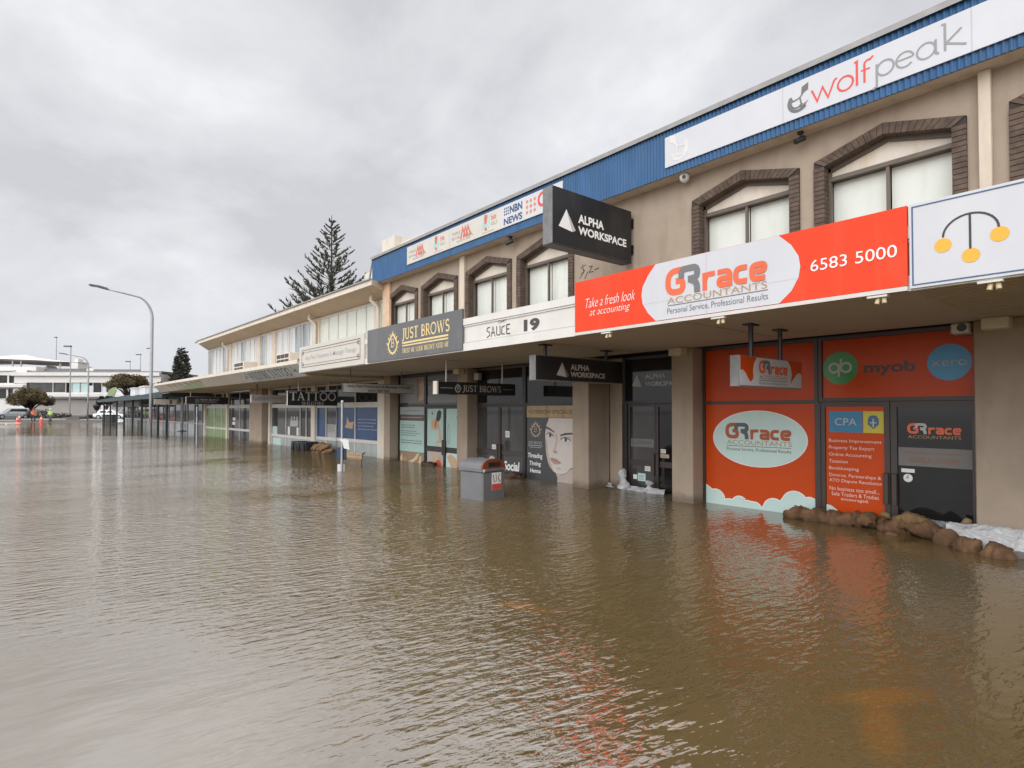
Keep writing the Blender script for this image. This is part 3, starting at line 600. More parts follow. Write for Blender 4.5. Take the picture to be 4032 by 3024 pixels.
# awning: cream beam, canted sign band under it, soffit
XF = -23.8
aw2 = Lb(MB().box(XF, -.02, -3.05, .0, 2.86, 2.93).box(XF, -.02, -3.38, .0, 3.26, 3.34), 'awning', soffit_l)
bm_ = MB().box(XF, 0.0, -3.47, -3.385, 3.235, 3.36); Lb(bm_, 'awning_beam', cream_lt, aw2)
cb = MB().add([(XF, -3.45, 3.235), (-.0, -3.45, 3.235), (-.0, -3.08, 2.85), (XF, -3.08, 2.85)], [(3, 2, 1, 0)])
cb.add([(-.0, -3.45, 3.235), (-.0, -3.08, 2.85), (-.0, -2.5, 2.85), (-.0, -2.5, 3.235)], [(0, 1, 2, 3)]).add([(XF, -3.45, 3.235), (XF, -3.08, 2.85), (XF, -2.5, 2.85), (XF, -2.5, 3.235)], [(3, 2, 1, 0)])
Lb(cb, 'awning_fascia', cream, aw2)
Lb(MB().box(-.02, .06, -3.44, -3.2, 3.34, 3.375).box(-.4, -.1, -3.3, -3.1, 3.36, 3.375), 'rusty_flashing', rust_m, aw2)
# shopfronts
Lb(MB().cbox(-14.85, -12.85, -.42, .10, -.42, 2.86, .015), 'pillar', beige)
for x0, x1 in ((-.95, -.45), (-7.15, -6.72), (-12.78, -12.5), (-15.2, -14.92), (-20.5, -20.2), (-25.9, -25.5)):
    Lb(MB().cbox(x0, x1, -.12, .08, -.42, 2.86, .01), 'pillar', cream_lt)
def lshop(x0, x1, splits, rail, gm, doors=(), low=None, tr=1.86):
    f_ = MB(); xs = [x0]+list(splits)+[x1]
    for x in xs: f_.box(x-.035, x+.035, -.035, .035, -.4, 2.85)
    for i in range(len(xs)-1):
        a, b = xs[i]+.035, xs[i+1]-.035
        f_.box(a, b, -.03, .03, 2.78, 2.85).box(a, b, -.032, .032, tr, tr+.20)
        if rail: f_.box(a, b, -.034, .034, rail, rail+.13)
    sw = Lb(f_, 'shop_window', alu_w)
    for i in range(len(xs)-1):
        a, b = xs[i]+.035, xs[i+1]-.035
        g = gm[i] if isinstance(gm, (list, tuple)) else gm
        Lb(MB().box(a, b, -.005, .005, tr+.20, 2.78), 'pane', glass_dk, sw)
        Lb(MB().box(a, b, -.005, .005, (rail+.13) if rail else -.4, tr), 'pane', g, sw)
        if rail: Lb(MB().box(a, b, -.005, .005, -.4, rail), 'pane', low or g, sw)
    return sw
lowp = M('pale_kickboard_glass', (0.36, 0.40, 0.39), 0.2, 0.12, 2.0, spec=0.6)
lshop(-4.66, -.95, [-2.95], .48, [navy_v, navy_v], low=lowp)
lshop(-6.72, -4.66, [-5.7], .46, [navy_v, glass_md], low=lowp)
lshop(-12.5, -7.15, [-10.45, -8.62, -7.9], .40, [glass_md, glass_md, glass_dk, glass_dk], low=lowp)
lshop(-20.2, -15.2, [-18.0, -16.1, -15.6], .52, [glass_md, glass_md, glass_dk, glass_dk], low=glass_md)
lshop(-25.5, -20.5, [-23.4, -21.7], .50, [lime_v, lime_v, lime_v], low=lime_v)
Lb(MB().box(-25.4, -.1, 1.2, 1.3, -.4, 2.9), 'inner_wall', brown_frame)
# air conditioners in the window band
def aircon(x0, x1, lab):
    t = thing('air_conditioner', lab, 'air conditioner', Lw(((x0+x1)/2, -.5, 4.05)), RB, 'air conditioners in the first-floor windows')
    F_ = FrL((0, -.72, 0), (1, 0, 0), (0, 0, 1), (0, -1, 0))
    def W(mb): mb.v = [Lw(v) for v in mb.v]; return mb
    W(MB().cbox(x0, x1, -.72, .02, 3.86, 4.40, .02)).build('case', cream_lt, t)
    g = MB()
    for i in range(3):
        for j in range(2): g.rect(F_, x0+.06+i*(x1-x0-.1)/3, x0+.04+(i+1)*(x1-x0-.12)/3, 3.92+j*.24, 4.11+j*.24, 1)
    g.build('grille', brown_frame, t)
aircon(-9.9, -8.2, 'white window air conditioner above the grey-blue canted panel')
aircon(-16.7, -15.0, 'white window air conditioner in the far window bay of the cream building')

# ------------------------------------------------------------------ low shops beyond, under a blue-green metal awning
B3 = thing('shop_building', 'low glass-fronted shop row under a blue-green metal awning, beyond the cream building', 'building', Lw((-40, 0, 0)), RB)
def L3(mb, name, mat, parent=None): mb.v = [Lw(v) for v in mb.v]; return mb.build(name, mat, parent or B3)
def awn(x0, x1, yf, zf, yb, zb, name='awning'):
    m_ = MB().add([(x0, yf, zf), (x1, yf, zf), (x1, yb, zb), (x0, yb, zb)], [(0, 1, 2, 3)]); nrib = int((x1-x0)/.5)
    for i in range(nrib):
        x = x0+i*.5; m_.add([(x, yf, zf+.004), (x+.05, yf, zf+.03), (x+.05, yb, zb+.03), (x, yb, zb+.004)], [(0, 1, 2, 3)])
    a_ = L3(m_, name, awn_g)
    L3(MB().box(x0, x1, yf-.03, yf, zf-.24, zf+.02).add([(x0, yf, zf-.2), (x1, yf, zf-.2), (x1, yb, zf-.12), (x0, yb, zf-.12)], [(3, 2, 1, 0)])
       .add([(x1, yf, zf-.2), (x1, yf, zf), (x1, yb, zb), (x1, yb, zf-.12)], [(3, 2, 1, 0)]).add([(x0, yf, zf-.2), (x0, yf, zf), (x0, yb, zb), (x0, yb, zf-.12)], [(0, 1, 2, 3)]), 'awning_edge', awn_e, a_)
awn(-42.6, -23.9, -2.95, 2.76, 1.2, 3.75); awn(-60.5, -42.7, -2.75, 2.80, 1.2, 3.65)
L3(MB().box(-60, -42.7, -1.4, -1.3, 2.05, 2.52), 'hanging_band', black_frame)
for x in (-25.3, -28.2, -31.0, -34.6, -38.9, -43.5, -48.0, -52.5, -57.5): L3(MB().cbox(x-.07, x+.07, -2.51, -2.37, -.42, 2.62, .01), 'pillar', awn_e)
f3 = MB()
xs = [-62, -59.5, -57.5, -55, -53, -51, -48.5, -46.3, -44.2, -42.2, -40.0, -37.7, -35.4, -33.2, -31.0, -28.8, -26.6, -25.95]
for x in xs: f3.box(x-.05, x+.05, -.05, .05, -.4, 2.6)
for a, b in zip(xs[:-1], xs[1:]): f3.box(a+.05, b-.05, -.04, .04, .72, .84).box(a+.05, b-.05, -.04, .04, 2.15, 2.3)
sw3 = L3(f3, 'shop_window', alu_g)
rg = random.Random(3)
for a, b in zip(xs[:-1], xs[1:]):
    L3(MB().box(a+.05, b-.05, -.005, .005, .84, 2.15), 'pane', glass_md if rg.random() < .6 else glass_dk, sw3)
    L3(MB().box(a+.05, b-.05, -.005, .005, -.4, .72), 'pane', rg.choice([glass_teal, glass_md, glass_teal]), sw3)
L3(MB().box(-62, -25.9, 0.06, 5, -.4, .05).box(-62, -25.9, .9, 1.0, -.4, 3.2).box(-62, -25.6, .0, .3, 2.6, 3.4), 'wall', brown_frame)
for x0, x1, lab in ((-42.0, -39.9, 'white box vent on the blue-green awning roof, the one nearer the leaf sign'), (-37.4, -35.2, 'white box vent on the blue-green awning roof, the one beside the tall street lamp')):
    t = thing('roof_vent', lab, 'roof vent', Lw(((x0+x1)/2, -1.8, 3.0)), RB, 'box vents on the far awning roof')
    L_ = lambda mb: (setattr(mb, 'v', [Lw(v) for v in mb.v]), mb)[1]
    L_(MB().cbox(x0, x1, -2.2, -1.2, 2.9, 3.55, .03)).build('case', white_pl, t); L_(MB().box(x0-.05, x1+.05, -2.25, -1.15, 3.55, 3.66)).build('cap', alu_w, t)
t = thing('leaf_sign', 'lime green leaf-shaped sign standing on the end of the far awning roof', 'sign', Lw((-55.5, -2, 3.1)), RB)
F_ = FrL((0, -2.0, 0), (1, 0, 0), (0, 0, 1), (0, -1, 0))
lf = [(-58.8, 3.25), (-56.0, 3.2), (-53.6, 3.35), (-52.5, 3.75), (-53.0, 4.05), (-55.5, 4.05), (-58.0, 3.85), (-58.9, 3.55)]
MB().prism(lf, -.08, 0, F_).build('board', lime_v, t); MB().box(0, 0, 0, 0, 0, 0)
mb = MB().box(-57, -56.9, -1.98, -1.88, 2.9, 3.3).box(-54.5, -54.4, -1.98, -1.88, 2.9, 3.4); mb.v = [Lw(v) for v in mb.v]; mb.build('post', metal_d, t)
# ------------------------------------------------------------------ drawing helpers for the trade marks
def grace_logo(fr, box, lay, mo, mg):
    """heavy rounded letters: orange G, grey R sharing its corner, orange lower-case race"""
    S = (3.95, 1.0)
    G = rpoly([(.88, .87), (.12, .87), (.12, .13), (.76, .13), (.76, .50), (.46, .50)], .36, 6)
    R1 = rpoly([(.70, .56), (.70, .87), (1.36, .87), (1.36, .50), (.98, .50)], .28, 6); R2 = rpoly([(1.02, .50), (1.34, .36), (1.36, .0)], .2, 5)
    w2 = .185
    race = [[(1.66, 0), (1.66, .60)], rpoly([(1.66, .30), (1.72, .52), (2.06, .52)], .15, 4),
            rpoly([(2.16, .52), (2.62, .52), (2.62, .0)], .16, 5), rpoly([(2.62, .30), (2.22, .30), (2.22, .09), (2.62, .09)], .12, 4),
            rpoly([(3.24, .52), (2.84, .52), (2.84, .09), (3.24, .09)], .18, 5),
            rpoly([(3.54, .31), (3.84, .31), (3.84, .52), (3.42, .52), (3.42, .09), (3.86, .09)], .15, 4)]
    strokes(mo, fr, [(G, .235)], box, S, .235, lay); strokes(mg, fr, [(R1, .235), (R2, .235)], box, S, .235, lay+1)
    strokes(mo, fr, race, box, S, w2, lay)
def alpha_logo(fr, tri, alb, wsb, lay, mw, mgy):
    a0, a1, b0, b1 = tri; am = a0+(a1-a0)*.45
    mw.poly(fr, [(a0, b0+.12*(b1-b0)), (a0+(a1-a0)*.80, b0), (am, b1)], lay); mgy.poly(fr, [(a0+(a1-a0)*.80, b0), (a1, b0+.1*(b1-b0)), (am, b1)], lay)
    mw.text(fr, "ALPHA", *alb, lay, bold=.035); mw.text(fr, "WORKSPACE", *wsb, lay, bold=.035)
def emblem(fr, box, lay, mg):
    """pointed oval wreath with a crest of leaves and a B inside"""
    a0, a1, b0, b1 = box; ca = (a0+a1)/2; h = b1-b0; w_ = a1-a0
    P = lambda x, y: (ca+x*w_/2, b0+y*h)
    ring = lambda k: [P(k*x, .52+(y-.52)*k) for x, y in [(0, .86), (.28, .72), (.56, .58), (.70, .42), (.62, .26), (.36, .13), (0, .06), (-.36, .13), (-.62, .26), (-.70, .42), (-.56, .58), (-.28, .72)]]
    mg.ribbon(fr, ring(1.0), .085*h, lay, closed=True)
    for s in (-1, 1):
        for (x, y, dx, dy) in [(.10, .82, .04, .18), (.30, .72, .16, .17), (.50, .62, .24, .13), (.72, .42, .28, .12), (.74, .30, .26, -.02), (.62, .18, .30, -.08), (.36, .10, .20, -.10)]:
            q = [P(s*x, y), P(s*(x+dx*.7), y+dy*.35-.02), P(s*(x+dx), y+dy), P(s*(x+dx*.3), y+dy*.7+.02)]
            mg.poly(fr, q if s > 0 else q[::-1], lay+.5)
    for s, ww in ((0, .07),): mg.poly(fr, [P(-.07, .86), P(.07, .86), P(0, 1.0)], lay+.6)
    serif(mg, fr, "B", ca-.16*w_, ca+.16*w_, b0+.32*h, b0+.66*h, lay+.3)
def board(t, fr, a0, a1, b0, b1, mat, d0=-.05, d1=0.0, name='board'): return MB().prism([(a0, b0), (a1, b0), (a1, b1), (a0, b1)], d0, d1, fr).build(name, mat, t)
def rim(t, fr, a0, a1, b0, b1, w_, mat, d0=-.05, d1=.006, name='rim'):
    m_ = MB()
    for q in ((a0, a1, b0, b0+w_), (a0, a1, b1-w_, b1), (a0, a0+w_, b0+w_, b1-w_), (a1-w_, a1, b0+w_, b1-w_)): m_.prism([(q[0], q[2]), (q[1], q[2]), (q[1], q[3]), (q[0], q[3])], d0, d1, fr)
    return m_.build(name, mat, t)

# ------------------------------------------------------------------ boards on the awning edge
YS = YA-.06
t = thing('fascia_sign', 'white awning-edge board with a double brown border and faded grey lettering', 'sign', (-16.3, YS, 2.94)); fr = front(YS)
board(t, fr, -18.66, -13.97, 2.94, 3.735, white_old)
m_ = MB()
for w_, k in ((.022, .0), (.014, .075)):
    for b in (3.085+k, 3.615-k): m_.rect(fr, -18.42, -14.2, b-w_/2, b+w_/2, 1)
for s, x in ((1, -18.42), (-1, -14.2)):
    m_.rect(fr, x-.012, x+.012, 3.10, 3.60, 1.5)
    for b, q in ((3.14, 1), (3.56, -1)):
        m_.ribbon(fr, [(x+s*.05, b), (x+s*.16, b), (x+s*.16, b+q*.06), (x+s*.07, b+q*.06), (x+s*.07, b+q*.11)], .022, 2)
m_.build('border', M('brown_border_print', (0.16, 0.11, 0.085), 0.5, 0.2, 5.0), t)
MB().text(fr, "Amy Pain Treatment & Massage Therapy", -18.15, -14.42, 3.25, 3.44, 1, bold=.012).build('lettering', M('faded_lettering', (0.44, 0.42, 0.42), 0.5, 0.12, 6.0), t)

t = thing('fascia_sign', 'slate grey awning-edge board with gold serif lettering and a gold wreath emblem', 'sign', (-11.7, YS, 2.94)); fr = front(YS)
board(t, fr, -13.78, -9.555, 2.95, 3.77, grey_sign)
m_ = MB(); emblem(fr, (-12.74, -12.12, 3.05, 3.64), 1, m_); m_.build('emblem', gold_m, t)
m_ = MB(); serif(m_, fr, "JUST BROWS", -11.97, -9.99, 3.375, 3.625, 1, 1.15); m_.rect(fr, -11.97, -10.05, 3.275, 3.315, 1).rect(fr, -11.97, -10.05, 3.215, 3.245, 1)
serif(m_, fr, 'TRUST ME YOUR "BROWS" NEED ME', -11.97, -10.03, 3.06, 3.165, 1, 1.1); m_.build('lettering', gold_m, t)
MB().ribbon(fr, [(-11.0, 2.95), (-11.01, 3.04)], .012, 1).build('crack', black_s, t)

t = thing('fascia_sign', 'long orange-red awning-edge board with a white oval and a phone number', 'sign', (-4.2, YS, 2.98)); fr = front(YS)
board(t, fr, -6.44, -1.925, 2.975, 3.76, red_s)
board(t, fr, -6.44, -1.925, 2.925, 2.968, alu_w, -.05, .012, 'edge_trim')
ov = [(-4.90, 3.757), (-5.03, 3.62), (-5.12, 3.48), (-5.14, 3.36), (-5.12, 3.24), (-5.03, 3.10), (-4.90, 2.978), (-3.19, 2.978), (-3.05, 3.10), (-2.97, 3.24), (-2.95, 3.36), (-2.97, 3.48), (-3.05, 3.62), (-3.19, 3.757)]
MB().poly(fr, ov[::-1], 1).build('oval_panel', white_sign, t)
m1, m2, m3 = MB(), MB(), MB(); grace_logo(fr, (-4.74, -3.32, 3.275, 3.655), 2, m1, m2)
m1.build('lettering', logo_or, t); m2.text(fr, "Personal Service, Professional Results", -4.71, -3.32, 3.035, 3.125, 2); m2.rect(fr, -4.70, -3.32, 3.150, 3.162, 2).build('lettering', logo_gy, t)
m3.text(fr, "ACCOUNTANTS", -4.71, -3.33, 3.175, 3.262, 2).build('lettering', logo_tan, t)
m_ = MB().text(fr, "Take a fresh look", -6.20, -5.25, 3.325, 3.47, 2, bold=-.012, shear=.35).text(fr, "at accounting", -6.12, -5.34, 3.165, 3.295, 2, bold=-.012, shear=.35)
m_.build('slogan', txt_wh, t); MB().text(fr, "6583 5000", -2.84, -2.01, 3.275, 3.40, 2).build('phone_number', txt_wh, t)
MB().rect(fr, -4.127, -4.120, 2.978, 3.757, 1.6).rect(fr, -5.1, -2.99, 3.228, 3.232, 1.6).build('panel_joint', txt_lg, t)

t = thing('fascia_sign', 'white awning-edge board with a blue border and three hanging yellow balls', 'sign', (.3, YS, 2.96)); fr = front(YS)
board(t, fr, -1.905, 2.6, 2.94, 3.76, white_sign); rim(t, fr, -1.885, 2.58, 2.965, 3.735, .012, blue_line, -.01, .004, 'border')
for a, b, r in ((-1.635, 3.305, .068), (-1.425, 3.170, .068), (-1.218, 3.318, .068)): MB().ell(fr, a, b, r, r*.98, 1).build('yellow_ball', yellow_d, t)
MB().ribbon(fr, arc(-1.428, 3.38, .205, 180, 0, 18, .175), .018, 1).ribbon(fr, [(-1.428, 3.555), (-1.428, 3.23)], .018, 1.4).build('black_arms', txt_bk, t)

# writing on the bare white fascia between the boards
fr = front(YA-.003)
m_ = MB(); m_.text(fr, "19", -7.74, -7.33, 3.125, 3.335, 1, bold=.05); m_.build('street_number', M('dark_number', (.055,.05,.05), .5, .05, 4), fa)
m_ = MB(); strokes(m_, fr, [[(.75, 1.0), (.2, .95), (.1, .68), (.65, .5), (.7, .2), (.1, .0)], [(1.0, .0), (1.35, 1.0), (1.8, .0)], [(1.1, .38), (1.65, .42)], rpoly([(2.1, 1), (2.1, .1), (2.8, .1), (2.75, 1)], .2), [(3.7, .9), (3.15, .8), (3.1, .15), (3.7, .1)], [(4.7, .95), (4.05, .95), (4.05, .08), (4.75, .08)], [(4.05, .52), (4.55, .55)]], (-8.83, -8.10, 3.125, 3.315), (4.8, 1.0), .11, 1)
strokes(m_, fr, [[(.0, .3), (.3, .7), (.9, .75), (1.0, .4), (.6, .3), (.2, .55), (.7, 1.0), (1.3, .9)], [(.3, .3), (.2, 0)], [(.6, .3), (.55, 0)], [(.9, .4), (1.2, .1)], [(1.0, .6), (1.5, .8), (1.5, .5), (1.1, .4)]], (-8.47, -8.23, 3.345, 3.455), (1.5, 1.0), .08, 2)
m_.build('graffiti', txt_bk, fa)
fr = front(YW)
m_ = MB(); strokes(m_, fr, [[(.6, 1), (.1, .9), (.5, .6), (.1, .4)], [(.0, .1), (.4, .5), (.3, 1.1)], [(.5, .0), (.8, .5)], [(.9, .8), (1.2, .8), (.9, .4), (1.3, .4)], [(1.4, .5), (1.8, .55)]], (-9.35, -8.75, 4.75, 5.1), (1.8, 1.1), .05, 1); m_.build('graffiti', txt_bk, B1)

# ------------------------------------------------------------------ boards on the blue roof edge
YR = YB-.035; fr = front(YR)
t = thing('roof_sign', 'three-panel cream and white board with zigzag, exclamation and dot marks on the blue roof edge', 'sign', (-13, YR, 6.45))
board(t, fr, -16.68, -9.51, 6.45, 7.02, white_old, -.02); board(t, fr, -11.77, -9.515, 6.452, 7.018, white_sign, .0005, .003, 'panel'); MB().rect(fr, -14.205, -14.19, 6.45, 7.02, 1).build('panel_joint', txt_lg, t)
mr, mg_, mt, mm = MB(), MB(), MB(), MB()
for ox in (-16.68, -14.20):
    for i in range(3): mr.ribbon(fr, [(ox+.58+i*.13, 6.60+.02*i), (ox+.68+i*.13, 6.90), (ox+.80+i*.13, 6.62)], .055, 2+i*.2); mt.ribbon(fr, [(ox+.66+i*.13, 6.88), (ox+.76+i*.13, 6.74), (ox+.90+i*.13, 6.58)], .035, 1+i*.2)
    mg_.text(fr, "TRIPLE", ox+.13, ox+.56, 6.775, 6.855, 1); mg_.text(fr, "100.7/106.7", ox+.13, ox+.60, 6.64, 6.72, 1); mg_.text(fr, "MID NORTH COAST", ox+.38, ox+1.05, 6.53, 6.585, 1)
    mm.ribbon(fr, [(ox+1.64, 6.92), (ox+1.64, 6.62)], .07, 1).ribbon(fr, [(ox+1.88, 6.95), (ox+1.88, 6.60)], .07, 1).ribbon(fr, [(ox+1.60, 6.72), (ox+1.93, 6.72)], .07, 1.3)
    mr.poly(fr, [(ox+1.71, 6.75), (ox+1.79, 6.73), (ox+1.84, 6.95), (ox+1.76, 7.0), (ox+1.69, 6.95)], 2); mr.ell(fr, ox+1.76, 6.60, .05, .05, 2)
    mr.text(fr, "hit", ox+2.0, ox+2.22, 6.78, 6.92, 1, bold=.02); mg_.text(fr, "102.3", ox+2.0, ox+2.26, 6.64, 6.73, 1)
    lines(mg_, fr, ox+1.62, ox+2.15, 6.49, 6.53, 1, 1, 4)
mr.build('lettering', M('faded_red_print', (0.62, 0.14, 0.12), 0.45, 0.1, 5.0), t); mt.build('lettering', logo_tan, t); mg_.build('lettering', M('faded_grey_print', (0.34, 0.29, 0.25), 0.45, 0.1, 5.0), t); mm.build('emblem', M('faded_mint_print', (0.38, 0.60, 0.56), 0.45, 0.08, 5.0), t)
m_ = MB().text(fr, "NBN", -11.42, -10.93, 6.75, 6.945, 2, bold=.035).text(fr, "NEWS", -11.66, -10.93, 6.50, 6.68, 2, bold=.035)
for i in range(3):
    for j in range(3): m_.ell(fr, -11.63+i*.075, 6.775+j*.075, .026, .026, 2, 12)
m_.build('lettering', txt_navy, t)
m_ = MB()
for i in range(3):
    for j in range(3): m_.ell(fr, -10.75+i*.14, 6.60+j*.135, .045, .045, 2, 14)
m_.build('dots', M('orange_dots', (0.62, 0.24, 0.12), 0.45, 0.08, 5.0), t)
MB().ribbon(fr, arc(-10.18, 6.79, .15, 50, 330, 20), .07, 2).text(fr, "GO", -10.0, -9.6, 6.62, 6.90, 2, bold=.03).build('lettering', txt_red, t)
t = thing('roof_sign', 'long white board with red and grey thin letters on the blue roof edge', 'sign', (-3, YR, 6.4))
board(t, fr, -6.715, .9, 6.405, 6.985, white_sign, -.02); MB().rect(fr, -4.44, -4.43, 6.405, 6.985, 1).rect(fr, -1.98, -1.97, 6.405, 6.985, 1).build('panel_joint', txt_lg, t)
def wolf(m_, ox, oz, s, lay, flip=1):
    P = lambda pts: [(ox+flip*x*s, oz+z*s) for x, z in pts]
    m_.ribbon(fr, P(arc(0, 0, .155, 140, 320, 14)), .05*s, lay); m_.ribbon(fr, P(arc(-.02, .0, .10, 150, 330, 12)), .03*s, lay+.3)
    m_.poly(fr, P([(.05, .10), (.16, .14), (.17, .26), (.06, .22)])[::flip], lay)
    m_.ribbon(fr, P([(.09, .12), (.03, .06), (.05, -.06), (.0, -.10)]), .022*s, lay+.4); m_.ribbon(fr, P([(.03, .05), (-.09, .03), (-.12, .11)]), .022*s, lay+.6); m_.poly(fr, P([(.02, -.11), (.17, -.03), (.08, -.13)])[::flip], lay+.8)
m_ = MB(); wolf(m_, -4.19, 6.66, .95, 1); m_.build('emblem', txt_gy, t)
m_ = MB(); wolf(m_, -6.40, 6.68, 1.2, 1, -1); m_.build('ghost_emblem', M('ghost_of_removed_letters', (0.66, 0.66, 0.65), 0.5, 0.05, 4.0), t)
m1, m2 = MB(), MB(); W_ = .030; zb, xh = 6.545, .20
m1.ribbon(fr, [(-3.98, zb+xh), (-3.90, zb), (-3.82, zb+xh*.95), (-3.74, zb), (-3.65, zb+xh+.02), (-3.61, zb+xh+.04)], W_, 1).ribbon(fr, arc(-3.495, zb+.105, .105, 0, 360, 24), W_, 1).ribbon(fr, [(-3.335, zb), (-3.335, zb+.36), (-3.37, zb+.35)], W_*1.1, 1)
m1.ribbon(fr, [(-3.235, zb), (-3.235, zb+.26)]+arc(-3.185, zb+.27, .05, 180, 60, 6)+[(-3.12, zb+.35)], W_, 1).ribbon(fr, [(-3.28, zb+.19), (-3.16, zb+.19)], W_*.7, 1.4)
m2.ribbon(fr, [(-3.075, zb+.20), (-3.075, zb-.12), (-3.13, zb-.15)], W_, 1).ribbon(fr, arc(-2.965, zb+.105, .105, 0, 360, 24), W_*.85, 1.5)
m2.ribbon(fr, [(-2.825, zb+.115), (-2.625, zb+.115)], W_*.7, 1.4).ribbon(fr, arc(-2.725, zb+.105, .105, 5, 320, 22), W_*.85, 1)
m2.ribbon(fr, arc(-2.475, zb+.105, .105, 0, 360, 24), W_*.85, 1).ribbon(fr, [(-2.365, zb+.21), (-2.365, zb+.03), (-2.33, zb)], W_, 1.5)
m2.ribbon(fr, [(-2.26, zb), (-2.26, zb+.36), (-2.30, zb+.37)], W_, 1).ribbon(fr, [(-2.08, zb+.23), (-2.25, zb+.10), (-2.15, zb+.05), (-2.03, zb-.01)], W_*.9, 1.4)
m1.build('lettering', txt_red, t); m2.build('lettering', txt_lg if False else M('mid_grey_lettering', (0.27, 0.27, 0.27), 0.45, 0.05, 4.0), t)

# ------------------------------------------------------------------ signs standing out from the wall or hanging under the awning
def hang_sign(label, X, y0, y1, z0, z1, th, face, edge, rods, rodm, rodr=.02, flange=False, local=False, group='signs hanging under the awnings'):
    if local:
        F_ = FrL((X, 0, 0), (0, 1, 0), (0, 0, 1), (1, 0, 0)); B_ = FrL((X-th, 0, 0), (0, 1, 0), (0, 0, 1), (-1, 0, 0)); tr_ = Lw; rz = RB; top = 2.86
    else:
        F_ = side(X); B_ = Fr((X-th, 0, 0), (0, 1, 0), (0, 0, 1), (-1, 0, 0)); tr_ = lambda p: p; rz = 0; top = ZS
    t = thing('hanging_sign', label, 'sign', tr_((X-th/2, (y0+y1)/2, z0)), rz, group)
    c = MB().box(X-th, X-.004, y0, y1, z0, z1); c.v = [tr_(v) for v in c.v]; c.build('case', edge, t)
    f_ = MB().box(X-.0038, X, y0+.008, y1-.008, z0+.012, z1-.012); f_.v = [tr_(v) for v in f_.v]; f_.build('face', face, t)
    if rods:
        r_ = MB()
        for y in rods:
            r_.tube([tr_((X-th/2, y, z1)), tr_((X-th/2, y, top-.001))], rodr, 8)
            if flange: q = MB().box(X-th/2-.06, X-th/2+.06, y-.12, y+.12, top-.025, top-.002); r_.add(q.v, q.f)
        r_.build('hanger', rodm, t)
    return t, F_
# the big black box sign on brackets
t = thing('projecting_sign', 'large black box sign with a white pyramid, bracketed out from the upper wall', 'sign', (-7.9, 8.5, 4.84)); F_ = side(-7.76)
MB().cbox(-8.03, -7.766, 7.35, 9.62, 4.84, 5.91, .012).build('case', grey_st, t); MB().box(-7.766, -7.76, 7.36, 9.61, 4.85, 5.90).build('face', black_s, t)
MB().box(-8.02, -7.75, 7.34, 9.62, 4.815, 4.838).build('bottom_lip', black_s, t)
for z in (5.05, 5.60): MB().box(-7.96, -7.84, 9.62, YW-.032, z, z+.14).box(-8.02, -7.78, YW-.03, YW-.003, z-.03, z+.17).build('bracket', black_frame, t)
m1, m2 = MB(), MB(); alpha_logo(F_, (7.51, 7.96, 5.13, 5.53), (8.03, 8.76, 5.34, 5.51), (8.03, 9.45, 5.12, 5.28), 1, m1, m2); m1.build('lettering', txt_wh, t); m2.build('emblem', txt_lg, t)

t, F_ = hang_sign('black box sign with a grey pyramid hanging on two black posts under the awning', -7.70, 6.89, 9.26, 2.29, 2.74, .17, black_s, grey_st, (7.2, 8.85), black_frame, .032, True)
m1, m2 = MB(), MB(); alpha_logo(F_, (7.40, 7.72, 2.365, 2.64), (7.76, 8.27, 2.505, 2.615), (7.76, 8.72, 2.375, 2.475), 1, m1, m2); m1.build('lettering', txt_lg, t); m2.build('emblem', txt_gy, t)
t, F_ = hang_sign('small white box sign with orange corners hanging on two thick black posts', -4.05, 7.255, 9.05, 2.08, 2.495, .14, white_sign, grey_st, (7.68, 8.52), black_frame, .034, True)
m_ = MB(); a0, a1, b0, b1 = 7.263, 9.042, 2.092, 2.483
m_.poly(F_, [(a0, b1), (a0, b0+.20), (a0+.06, b0+.215), (a0+.14, b0+.17), (a0+.2, b0+.10), (a0+.27, b0+.05), (a0+.34, b0+.10), (a0+.33, b0+.22), (a0+.36, b0+.31), (a0+.44, b1)], 1); m_.build('orange_corner', red_v, t); m_ = MB()
m_.poly(F_, [(a1, b1), (a1-.44, b1), (a1-.35, b0+.31), (a1-.31, b0+.20), (a1-.36, b0+.06), (a1-.28, b0+.12), (a1-.17, b0+.20), (a1-.08, b0+.23), (a1, b0+.21)], 1); m_.build('orange_corner', red_v, t)
m1, m2, m3 = MB(), MB(), MB(); grace_logo(F_, (7.75, 8.58, 2.265, 2.455), 2, m1, m2); m1.build('lettering', logo_or, t); m2.text(F_, "Personal Service, Professional Results", 7.76, 8.58, 2.115, 2.15, 2); m2.rect(F_, 7.76, 8.58, 2.168, 2.176, 2).build('lettering', logo_gy, t); m3.text(F_, "ACCOUNTANTS", 7.76, 8.58, 2.19, 2.245, 2).build('lettering', logo_tan, t)
t, F_ = hang_sign('slim black hanging sign with a cream end cap on two thin rods', -11.33, 7.16, 9.45, 2.125, 2.41, .14, black_s, black_s, (7.42, 9.08), alu_w, .018)
MB().box(-11.49, -11.325, 7.12, 7.16, 2.12, 2.42).build('end_cap', cream_lt, t)
m_ = MB(); emblem(F_, (7.60, 7.80, 2.16, 2.385), 1, m_); serif(m_, F_, "JUST BROWS", 7.84, 8.99, 2.19, 2.34, 1); m_.rect(F_, 7.22, 7.56, 2.262, 2.272, 1).rect(F_, 9.05, 9.38, 2.262, 2.272, 1).build('lettering', M('dull_silver_lettering', (0.48, 0.46, 0.43), 0.45, 0.08, 5.0), t)
t, F_ = hang_sign('long grey hanging sign with two lines of black lettering in a black frame', -16.15, 6.98, 9.30, 2.265, 2.545, .10, M('dull_grey_sign_face', (0.44, 0.43, 0.42), 0.45, 0.08, 2.0, stain=(0.3, 0.28, 0.26), stain_amt=0.5), black_frame, (7.22, 8.9), bronze_m, .016)
